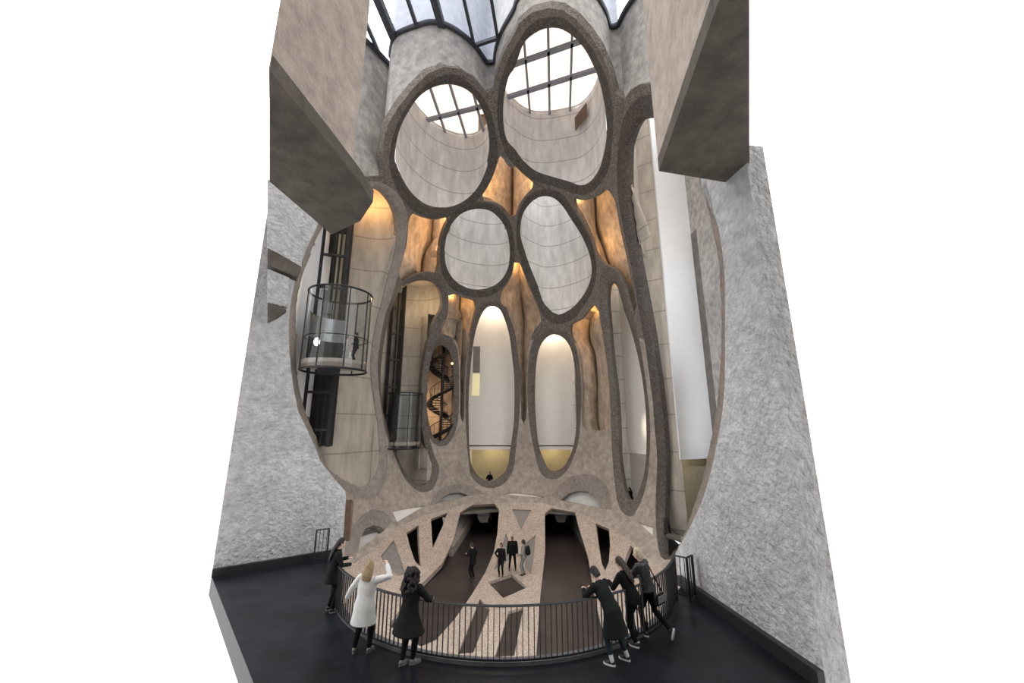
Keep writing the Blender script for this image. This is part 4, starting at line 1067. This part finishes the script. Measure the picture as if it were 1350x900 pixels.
# ------------------------------------------------------------------ people
SKIN = [mat('skin_light', (0.60, 0.42, 0.33, 1), 0.55, var=0.08, scale=20), mat('skin_mid', (0.38, 0.24, 0.17, 1), 0.55, var=0.08, scale=20), mat('skin_dark', (0.16, 0.09, 0.06, 1), 0.5, var=0.08, scale=20)]
mat('c_black', (0.009, 0.009, 0.0105, 1), 0.85, spec=0.12, var=0.3, scale=9, bump=0.10, bscale=22)
mat('c_charcoal', (0.016, 0.0165, 0.018, 1), 0.85, spec=0.12, var=0.3, scale=9, bump=0.12, bscale=22)
mat('c_green_black', (0.013, 0.016, 0.0155, 1), 0.85, spec=0.12, var=0.3, scale=9, bump=0.12, bscale=20)
mat('c_leather', (0.014, 0.016, 0.020, 1), 0.36, var=0.4, scale=12, bump=0.25, bscale=25)
mat('c_white', (0.72, 0.72, 0.72, 1), 0.9, var=0.12, scale=10, bump=0.10, bscale=18)
mat('c_jeans', (0.022, 0.034, 0.046, 1), 0.85, spec=0.15, var=0.3, scale=14)
mat('c_grey', (0.23, 0.22, 0.21, 1), 0.85, var=0.2, scale=10)
mat('c_pale', (0.42, 0.42, 0.42, 1), 0.85, var=0.2, scale=10)
mat('h_black', (0.012, 0.010, 0.010, 1), 0.5, var=0.4, scale=30, bump=0.5, bscale=45, stretch=(1, 1, 0.3))
mat('h_brown', (0.035, 0.022, 0.018, 1), 0.5, var=0.5, scale=30, bump=0.5, bscale=45, stretch=(1, 1, 0.3))
mat('h_curly', (0.020, 0.014, 0.013, 1), 0.6, var=0.6, scale=35, bump=1.0, bscale=40)
mat('h_blond', (0.42, 0.29, 0.155, 1), 0.55, var=0.5, scale=30, bump=0.5, bscale=45, stretch=(1, 1, 0.3))
mat('h_platinum', (0.70, 0.60, 0.42, 1), 0.5, var=0.4, scale=30, bump=0.5, bscale=45, stretch=(1, 1, 0.3))
mat('sole', (0.80, 0.79, 0.76, 1), 0.7, var=0.08, scale=10)
mat('shoe_black', (0.018, 0.018, 0.02, 1), 0.45, var=0.2, scale=12)
mat('shoe_grey', (0.20, 0.21, 0.22, 1), 0.6, var=0.3, scale=14)
mat('boot_shine', (0.16, 0.17, 0.16, 1), 0.25, var=0.3, scale=14)
mat('sock', (0.62, 0.62, 0.62, 1), 0.9, var=0.15, scale=14)
mat('eye_dark', (0.02, 0.015, 0.012, 1), 0.2)
mat('lips', (0.40, 0.16, 0.13, 1), 0.5)

def ell(bm, c, r, rot=None, seg=14):
    M = Matrix.Translation(Vector(c)) @ (rot.to_4x4() if rot is not None else Matrix.Identity(4)) @ Matrix.Diagonal((r[0], r[1], r[2], 1))
    bmesh.ops.create_uvsphere(bm, u_segments=seg, v_segments=max(6, seg * 2 // 3), radius=1.0, matrix=M)

def limb(bm, pts, radii, seg=12, side0=None):
    """tapered limb with rounded ends"""
    tubepath(bm, pts, radii, seg, side0=side0)
    for p, r in zip(pts, radii):
        if not hasattr(r, '__len__'): ell(bm, p, (r, r, r), seg=10)

def remesh(bm, voxel, it=5):
    me = bpy.data.meshes.new('tmp'); bmesh.ops.recalc_face_normals(bm, faces=bm.faces); bm.to_mesh(me); bm.free()
    o = bpy.data.objects.new('tmp', me); COL.objects.link(o)
    m = o.modifiers.new('r', 'REMESH'); m.mode = 'VOXEL'; m.voxel_size = voxel; m.use_smooth_shade = True
    m2 = o.modifiers.new('s', 'SMOOTH'); m2.factor = 0.5; m2.iterations = it
    dg = bpy.context.evaluated_depsgraph_get(); dg.update()
    out = bpy.data.meshes.new_from_object(o.evaluated_get(dg))
    bpy.data.objects.remove(o); bpy.data.meshes.remove(me)
    return out

def ik(a, b, l1, l2, pole):
    a, b, pole = Vector(a), Vector(b), Vector(pole); d = b - a; L = min(d.length, (l1 + l2) * 0.995); dn = d.normalized()
    x = (L * L + l1 * l1 - l2 * l2) / (2 * L); h = math.sqrt(max(l1 * l1 - x * x, 0))
    p = pole - dn * pole.dot(dn); p.normalize()
    return a + dn * x + p * h, a + dn * L

def hand(bm, wrist, direction, palm_n, side, curl=0.35, s=1.0):
    d = Vector(direction).normalized(); n = Vector(palm_n); n = (n - d * n.dot(d)).normalized(); w = d.cross(n) * side
    R = Matrix((w, d, n)).transposed()
    ell(bm, Vector(wrist) + d * 0.045 * s, (0.040 * s, 0.052 * s, 0.016 * s), R, 10)
    for k, (off, ln) in enumerate(((-0.029, 0.066), (-0.010, 0.078), (0.010, 0.073), (0.028, 0.056))):
        p0 = Vector(wrist) + d * 0.075 * s + w * off * s
        p1 = p0 + (d * math.cos(curl) - n * math.sin(curl)) * ln * 0.5 * s
        p2 = p1 + (d * math.cos(curl * 2.2) - n * math.sin(curl * 2.2)) * ln * 0.5 * s
        tubepath(bm, [p0, p1, p2], [0.0095 * s, 0.0088 * s, 0.0068 * s], 6)
    t0 = Vector(wrist) + d * 0.025 * s - w * 0.030 * s; t1 = t0 + (d * 0.6 - w * 0.7 - n * 0.15).normalized() * 0.038 * s; t2 = t1 + (d * 0.85 - w * 0.25 - n * 0.3).normalized() * 0.032 * s
    tubepath(bm, [t0, t1, t2], [0.013 * s, 0.0105 * s, 0.008 * s], 6)

def person(label, loc, yaw, H=1.68, lean=0, side_lean=0, head=(0, 0), wl=(-0.26, 0.05, 0.80), wr=(0.26, 0.05, 0.80), al=(-0.10, 0, 0.09), ar=(0.10, 0, 0.09), elbow=((-0.6, -0.8, -0.1), (0.6, -0.8, -0.1)),
           hem=None, flare=1.0, top='c_black', legs='c_black', hair=('h_black', 'long'), skin=0, shoes='shoe_black', sole=None, sock=None, hips=(0, 0, 0.90), near=True, group=None, name='person', bulk=1.0, sleeve=1.0, toes=(0, 0)):
    sc = H / 1.70
    e = empty(name, loc, math.radians(yaw)); e.scale = (sc, sc, sc); tag(e, label, 'person', group)
    vx = 0.016 if near else 0.026
    Hc = Vector(hips); R = Matrix.Rotation(math.radians(-lean), 3, 'X') @ Matrix.Rotation(math.radians(side_lean), 3, 'Y')
    sp = lambda x, y, z: Hc + R @ Vector((x, y, z))
    RH = Matrix.Rotation(math.radians(head[1]), 3, 'Z') @ Matrix.Rotation(math.radians(-lean * 0.45 - head[0]), 3, 'X')
    Nb = sp(0, -0.01, 0.53); Hd = Nb + RH @ Vector((0, 0.035, 0.165))
    sh = {-1: sp(-0.165 * bulk, 0, 0.47), 1: sp(0.165 * bulk, 0, 0.47)}
    el = {}; wr_ = {}
    for s_, tgt, pole in ((-1, wl, elbow[0]), (1, wr, elbow[1])): el[s_], wr_[s_] = ik(sh[s_], tgt, 0.29, 0.26, pole)
    hp = {-1: Hc + Vector((-0.09, 0, -0.03)), 1: Hc + Vector((0.09, 0, -0.03))}
    kn = {}; an = {}
    for s_, tgt in ((-1, al), (1, ar)): kn[s_], an[s_] = ik(hp[s_], tgt, 0.42, 0.40, (0.05 * s_, 1, 0.1))
    # body: one continuous surface
    bm = bmesh.new()
    tubepath(bm, [sp(0, 0, -0.06), sp(0, 0, 0.06), sp(0, 0, 0.18), sp(0, 0.01, 0.32), sp(0, 0, 0.44), sp(0, -0.01, 0.50), Nb], [(0.15, 0.11), (0.16, 0.115), (0.13, 0.095), (0.155, 0.11), (0.165, 0.09), (0.09, 0.06), (0.055, 0.055)], 14, side0=R @ Vector((1, 0, 0)))
    limb(bm, [Nb - Vector((0, 0, 0.03)), Hd - RH @ Vector((0, 0.02, 0.06))], [0.052, 0.050])
    ell(bm, Hd, (0.074, 0.094, 0.112), RH, 18); ell(bm, Hd + RH @ Vector((0, 0.030, -0.055)), (0.052, 0.060, 0.060), RH)
    limb(bm, [Hd + RH @ Vector((0, 0.088, 0.012)), Hd + RH @ Vector((0, 0.110, -0.022))], [0.010, 0.016], 8)
    for s_ in (-1, 1):
        ell(bm, Hd + RH @ Vector((0.075 * s_, -0.005, -0.005)), (0.012, 0.022, 0.032), RH, 8)
        limb(bm, [sh[s_], (sh[s_] + el[s_]) / 2, el[s_], (el[s_] * 0.6 + wr_[s_] * 0.4), wr_[s_]], [0.055, 0.047, 0.038, 0.036, 0.026])
        limb(bm, [hp[s_], (hp[s_] + kn[s_]) / 2, kn[s_], kn[s_] * 0.65 + an[s_] * 0.35, an[s_]], [0.086, 0.075, 0.053, 0.052, 0.036])
        if not near:
            d = (wr_[s_] - el[s_]).normalized(); ell(bm, wr_[s_] + d * 0.07, (0.035, 0.035, 0.075))
    body = remesh(bm, vx, 3)
    if near:
        b2 = bmesh.new(); b2.from_mesh(body)
        for s_ in (-1, 1):
            d = (wr_[s_] - el[s_]).normalized(); hand(b2, wr_[s_], d, Vector((0, 0.25, 1)) if abs(d.z) < 0.75 else Vector((s_, 0.2, 0)), s_)
        b2.to_mesh(body); b2.free()
    body.polygons.foreach_set('use_smooth', [True] * len(body.polygons)); body.name = 'body'
    bo = link('body', body, SKIN[skin], e)
    for s_ in (-1, 1):
        b2 = bmesh.new(); ell(b2, Hd + RH @ Vector((0.031 * s_, 0.083, 0.008)), (0.014, 0.010, 0.008), RH, 8); from_bm('eye', b2, 'eye_dark', bo, smooth=80)
    b2 = bmesh.new(); ell(b2, Hd + RH @ Vector((0, 0.090, -0.058)), (0.024, 0.008, 0.008), RH, 8); from_bm('mouth', b2, 'lips', bo, smooth=80)
    # trousers
    bm = bmesh.new()
    tubepath(bm, [sp(0, 0, 0.10), Hc, Hc - Vector((0, 0, 0.09))], [(0.158, 0.118), (0.178, 0.132), (0.165, 0.12)], 14, side0=(1, 0, 0))
    for s_ in (-1, 1): limb(bm, [hp[s_], (hp[s_] + kn[s_]) / 2, kn[s_], kn[s_] * 0.6 + an[s_] * 0.4, an[s_] + (kn[s_] - an[s_]).normalized() * (0.10 if sock else 0.03)], [0.098, 0.086, 0.064, 0.062, 0.050])
    m_ = remesh(bm, vx, 4); m_.name = 'trousers'; link('trousers', m_, legs, e)
    # coat or jacket with sleeves
    ak = (an[-1] + an[1]) / 2; hd = (ak - Hc).normalized(); hz = hem if hem is not None else 0.80
    ln = (Hc.z - hz) / max(-hd.z, 0.3)
    bm = bmesh.new()
    tubepath(bm, [Nb + R @ Vector((0, 0, 0.02)), sp(0, -0.005, 0.515), sp(0, 0, 0.47), sp(0, 0.01, 0.34), sp(0, 0, 0.17), sp(0, 0, 0.0), Hc + hd * ln * 0.55, Hc + hd * ln],
             [(0.062, 0.062), (0.10 * bulk, 0.072), (0.185 * bulk, 0.105), (0.188 * bulk, 0.132), (0.168 * bulk, 0.122), (0.196 * bulk, 0.152), (0.205 * bulk * (1 + (flare - 1) * 0.5), 0.165 * (1 + (flare - 1) * 0.5)), (0.21 * bulk * flare, 0.175 * flare)], 18, side0=R @ Vector((1, 0, 0)))
    for s_ in (-1, 1):
        w_ = el[s_] + (wr_[s_] - el[s_]) * sleeve * 0.97
        limb(bm, [sh[s_], (sh[s_] + el[s_]) / 2, el[s_], (el[s_] + w_) / 2, w_], [0.074 * bulk, 0.066 * bulk, 0.058 * bulk, 0.052 * bulk, 0.045 * bulk])
    m_ = remesh(bm, vx, 4); nm = 'coat' if hem is not None and hem < 0.75 else 'jacket'; m_.name = nm; link(nm, m_, top, e)
    # hair
    bm = bmesh.new(); hm, st_ = hair
    if st_ != 'bald':
        ell(bm, Hd + RH @ Vector((0, -0.018, 0.022)), (0.088, 0.100, 0.112), RH, 16)
        if st_ == 'long':
            limb(bm, [Hd + RH @ Vector((0, -0.06, 0.03)), Nb + R @ Vector((0, -0.10, 0.02)), sp(0, -0.15, 0.36), sp(0, -0.155, 0.26)], [(0.085, 0.06), (0.095, 0.05), (0.095, 0.038), (0.05, 0.025)], 12, side0=RH @ Vector((1, 0, 0)))
        elif st_ == 'bob':
            limb(bm, [Hd + RH @ Vector((0, -0.05, 0.0)), Nb + R @ Vector((0, -0.055, 0.07))], [(0.090, 0.075), (0.080, 0.055)], 12, side0=RH @ Vector((1, 0, 0)))
        elif st_ == 'mid':
            limb(bm, [Hd + RH @ Vector((0, -0.05, 0.02)), Nb + R @ Vector((0, -0.085, 0.03)), sp(0, -0.12, 0.46)], [(0.105, 0.08), (0.125, 0.065), (0.10, 0.03)], 12, side0=RH @ Vector((1, 0, 0)))
        elif st_ == 'curly':
            rnd = random.Random(3)
            for i in range(110):
                a = rnd.uniform(0, 6.28); z = rnd.uniform(-0.27, 0.10); rr = 0.115 + 0.07 * (0.10 - z) / 0.3
                x, y = rr * math.cos(a), rr * math.sin(a) - 0.045
                if y > 0.05 and z < 0.06: continue
                ell(bm, Hd + RH @ Vector((x, y, z)), (0.035, 0.035, 0.04), None, 8)
            ell(bm, Hd + RH @ Vector((0, -0.04, 0.05)), (0.125, 0.115, 0.10), RH); ell(bm, Hd + RH @ Vector((0, -0.06, -0.09)), (0.15, 0.10, 0.17), RH)
        elif st_ == 'cap':
            ell(bm, Hd + RH @ Vector((0, 0.09, 0.06)), (0.07, 0.07, 0.012), RH)
        m_ = remesh(bm, 0.011 if near else 0.02, 2 if st_ == 'curly' else 3); 
        # keep the face clear
        b2 = bmesh.new(); b2.from_mesh(m_); inv = RH.inverted()
        if st_ != 'cap':
            kill = [v for v in b2.verts if (inv @ (v.co - Hd)).y > 0.045 and (inv @ (v.co - Hd)).z < 0.055]
            bmesh.ops.delete(b2, geom=kill, context='VERTS')
        b2.to_mesh(m_); b2.free(); nm = 'cap' if st_ == 'cap' else 'hair'; m_.name = nm; m_.polygons.foreach_set('use_smooth', [True] * len(m_.polygons)); link(nm, m_, hm, e)
    # shoes
    for s_, ty in ((-1, toes[0]), (1, toes[1])):
        a = an[s_]; lift_ = a.z - 0.09; pitch = math.radians(-75 if lift_ > 0.12 else 0)
        RF = Matrix.Rotation(math.radians(ty), 3, 'Z') @ Matrix.Rotation(pitch, 3, 'X')
        q = lambda x, y, z: a + RF @ Vector((x, y, z))
        bm = bmesh.new(); ell(bm, q(0, -0.015, -0.035), (0.038, 0.052, 0.042), RF, 10); ell(bm, q(0, 0.075, -0.05), (0.043, 0.095, 0.032), RF, 12); ell(bm, q(0, 0.03, -0.03), (0.038, 0.06, 0.045), RF, 10)
        m_ = remesh(bm, 0.012 if near else 0.02, 3); m_.name = 'shoe'; so = link('shoe', m_, shoes, e)
        if near:
            bm = bmesh.new(); n = 18; lo = []; hi = []
            for k in range(n):
                t = 2 * math.pi * k / n; y = 0.055 + 0.122 * math.sin(t); x = 0.044 * math.cos(t) * (1 + 0.15 * math.sin(t))
                lo.append(bm.verts.new(q(x, y, -0.09))); hi.append(bm.verts.new(q(x, y, -0.062)))
            bm.faces.new(lo[::-1]); bm.faces.new(hi)
            for k in range(n): bm.faces.new((lo[k], lo[(k + 1) % n], hi[(k + 1) % n], hi[k]))
            from_bm('sole', bm, sole or shoes, so, smooth=40)
            if sock:
                bm = bmesh.new(); d = (kn[s_] - a).normalized(); limb(bm, [a - d * 0.01, a + d * 0.13], [0.042, 0.045]); m_ = remesh(bm, 0.012, 2); m_.name = 'sock'; link('sock', m_, sock, e)
    return e, dict(Hd=Hd, wr=wr_, sh=sh, Hc=Hc, R=R, sc=sc)

GB = 'visitors on the balcony'
p = at_z(434, 806, 0.0)
person('person in dark jacket and leggings at the left end of the railing', p, -62, 1.66, lean=10, head=(8, 0), wl=(-0.10, 0.36, 1.16), wr=(0.12, 0.40, 1.06), al=(-0.09, -0.02, 0.09), ar=(0.10, 0.05, 0.09), hem=0.68, flare=1.12, top='c_charcoal', legs='c_black', hair=('h_black', 'long'), shoes='shoe_black', sole='shoe_grey', group=GB)
p = at_z(476, 860, 0.0)
person('person in a white knee-length coat waving one raised arm', p, -8, 1.66, lean=3, side_lean=4, wl=(-0.50, 0.12, 0.92), wr=(0.36, 0.20, 1.60), al=(-0.15, -0.02, 0.09), ar=(0.15, 0.03, 0.09), elbow=((-0.8, -0.6, -0.1), (1.0, -0.2, -0.2)), hem=0.54, flare=1.18, top='c_white', legs='c_black', hair=('h_blond', 'mid'), shoes='boot_shine', group=GB, bulk=1.12, toes=(25, -10))
p = at_z(536, 876, 0.0)
person('person with big dark curly hair in a flared charcoal coat', p, -22, 1.66, lean=6, wl=(-0.18, 0.42, 1.10), wr=(0.26, 0.38, 1.08), al=(-0.08, -0.05, 0.09), ar=(0.09, 0.06, 0.09), hem=0.56, flare=1.55, top='c_charcoal', legs='c_black', hair=('h_curly', 'curly'), skin=1, shoes='shoe_grey', group=GB, bulk=1.08, toes=(-25, -35))
p = at_z(811, 871, 0.0)
person('person in a long black coat leaning over the rail in white-soled slip-ons', p, 38, 1.68, lean=38, head=(10, 0), hips=(0, 0.02, 0.90), wl=(-0.16, 0.62, 1.12), wr=(0.16, 0.60, 1.10), al=(-0.17, -0.06, 0.09), ar=(0.20, -0.14, 0.09), hem=0.46, flare=1.3, top='c_green_black', legs='c_jeans', hair=('h_black', 'bob'), shoes='shoe_black', sole='sole', sock='sock', group=GB, bulk=1.05, toes=(20, 15))
p = at_z(838, 849, 0.0)
person('person with long dark hair and black jacket resting forearms on the rail', p, 48, 1.66, lean=24, head=(6, 0), wl=(-0.14, 0.50, 1.14), wr=(0.16, 0.46, 1.08), al=(-0.10, -0.06, 0.09), ar=(0.10, 0.02, 0.09), hem=0.80, top='c_black', legs='c_black', hair=('h_brown', 'long'), shoes='shoe_black', sole='sole', group=GB, bulk=1.08)
p = at_z(858, 836, 0.0)
e6, i6 = person('person with short platinum hair in a shiny leather jacket', p, 46, 1.72, lean=14, head=(6, 15), wl=(-0.14, 0.44, 1.14), wr=(0.20, 0.40, 1.10), al=(-0.14, 0.04, 0.09), ar=(0.04, -0.42, 0.22), hem=0.84, top='c_leather', legs='c_black', hair=('h_platinum', 'bob'), shoes='shoe_black', sole='sole', group=GB, bulk=1.08)
# shoulder bag at the hip of the last visitor
b = empty('shoulder_bag', (p.x + 0.17, p.y - 0.23, 0.78), math.radians(40)); tag(b, 'dark grey shoulder bag at the hip of the platinum haired visitor', 'bag')
bm = bmesh.new(); bmesh.ops.create_cube(bm, size=1.0, matrix=Matrix.Diagonal((0.32, 0.12, 0.20, 1))); bmesh.ops.bevel(bm, geom=bm.edges[:], offset=0.03, segments=3, affect='EDGES'); bo = from_bm('bag_body', bm, 'c_charcoal', b, smooth=60)
bm = bmesh.new(); bmesh.ops.create_cube(bm, size=1.0, matrix=Matrix.Translation((0, -0.065, 0.03)) @ Matrix.Diagonal((0.30, 0.015, 0.13, 1))); from_bm('flap', bm, 'shoe_grey', b)
bm = bmesh.new(); tubepath(bm, [(-0.15, 0, 0.08), (-0.10, 0.12, 0.35), (0.0, 0.22, 0.62), (0.10, 0.14, 0.36), (0.15, 0, 0.08)], [(0.018, 0.006)] * 5, 6); from_bm('strap', bm, 'shoe_black', b, smooth=60)

GA = 'people on the atrium floor'
def foot(px, py): return onS(px, py) + Vector((0, 0, 0.0))
q = foot(623, 765); q = at_z(623, 764, -4.62)
person('lone dark clothed person standing on the dark left floor strip', q, 60, 2.05, lean=4, head=(12, 0), wl=(-0.15, 0.30, 1.15), wr=(0.28, 0.14, 0.90), hem=0.72, top='c_black', legs='c_black', hair=('h_black', 'bob'), near=False, group=GA)
person('person in black with one hand on the hip, left of three', foot(660.5, 760), 165, 1.86, wr=(0.17, 0.06, 0.98), wl=(-0.27, 0.06, 0.80), elbow=((-0.6, -0.8, -0.1), (1, -0.25, 0.1)), hem=0.84, top='c_black', legs='c_black', hair=('h_black', 'bob'), skin=1, near=False, group=GA)
person('tall bald man in black standing in the middle of three', foot(675.5, 751.5), 182, 2.0, wl=(-0.27, 0.05, 0.80), wr=(0.27, 0.05, 0.80), al=(-0.17, 0, 0.09), ar=(0.17, 0, 0.09), hem=0.82, top='c_black', legs='c_black', hair=('h_black', 'bald'), skin=2, near=False, group=GA, bulk=1.15)
qq = foot(690.5, 758.5)
person('man in grey clothes with a dark backpack, right of three', qq, 75, 2.0, wl=(-0.20, 0.22, 1.0), wr=(0.22, 0.16, 0.95), al=(-0.08, 0.04, 0.09), ar=(0.08, -0.04, 0.09), hem=0.82, top='c_grey', legs='c_grey', hair=('h_black', 'bob'), skin=1, near=False, group=GA, bulk=1.1)
b = empty('backpack', (qq.x + 0.26, qq.y - 0.10, qq.z + 1.20), math.radians(75)); tag(b, 'dark backpack worn by the man in grey', 'backpack')
bm = bmesh.new(); bmesh.ops.create_cube(bm, size=1.0, matrix=Matrix.Translation((0, 0, 0.22)) @ Matrix.Diagonal((0.34, 0.20, 0.52, 1))); bmesh.ops.bevel(bm, geom=bm.edges[:], offset=0.06, segments=3, affect='EDGES'); from_bm('pack_body', bm, 'c_charcoal', b, smooth=60)
bm = bmesh.new(); bmesh.ops.create_cube(bm, size=1.0, matrix=Matrix.Translation((0, -0.11, 0.13)) @ Matrix.Diagonal((0.24, 0.07, 0.24, 1))); bmesh.ops.bevel(bm, geom=bm.edges[:], offset=0.02, segments=2, affect='EDGES'); from_bm('front_pocket', bm, 'c_black', b, smooth=60)
for x in (-0.11, 0.11):
    bm = bmesh.new(); tubepath(bm, [(x, 0.08, 0.46), (x, 0.24, 0.42), (x, 0.26, 0.20), (x, 0.08, 0.04)], [(0.022, 0.008)] * 4, 6); from_bm('strap', bm, 'c_black', b, smooth=60)
# people at the storey above and in the lift
fp = at_y(645.5, 640, float(I_L2['P'][:, 1].max()) + 0.55); fp.z = -1.39
person('person in black behind the sill of the tall central oval', fp, 170, 1.72, wl=(-0.18, 0.25, 1.05), wr=(0.18, 0.25, 1.05), hem=0.80, top='c_black', legs='c_black', hair=('h_black', 'long'), skin=1, near=False)
fp = at_y(832, 652, 33.3); fp.z = -2.3
person('person in black at the foot of the slender right oval', fp, 100, 1.75, lean=8, wl=(-0.14, 0.30, 1.05), wr=(0.18, 0.28, 1.0), hem=0.78, top='c_black', legs='c_black', hair=('h_black', 'long'), near=False)
zf = lb1.z + 0.36
fp = at_y(468, 470, 21.0); fp.z = zf
person('lift rider in dark grey with a cap by the glass', fp, 100, 1.75, wl=(-0.15, 0.22, 1.0), wr=(0.18, 0.20, 1.0), hem=0.82, top='c_charcoal', legs='c_charcoal', hair=('h_black', 'cap'), near=False, group='lift riders')
fp = at_y(456, 470, 21.7); fp.z = zf
person('lift rider in pale grey standing further left in the car', fp, -60, 1.75, hem=0.82, top='c_pale', legs='c_pale', hair=('h_brown', 'bob'), near=False, group='lift riders')
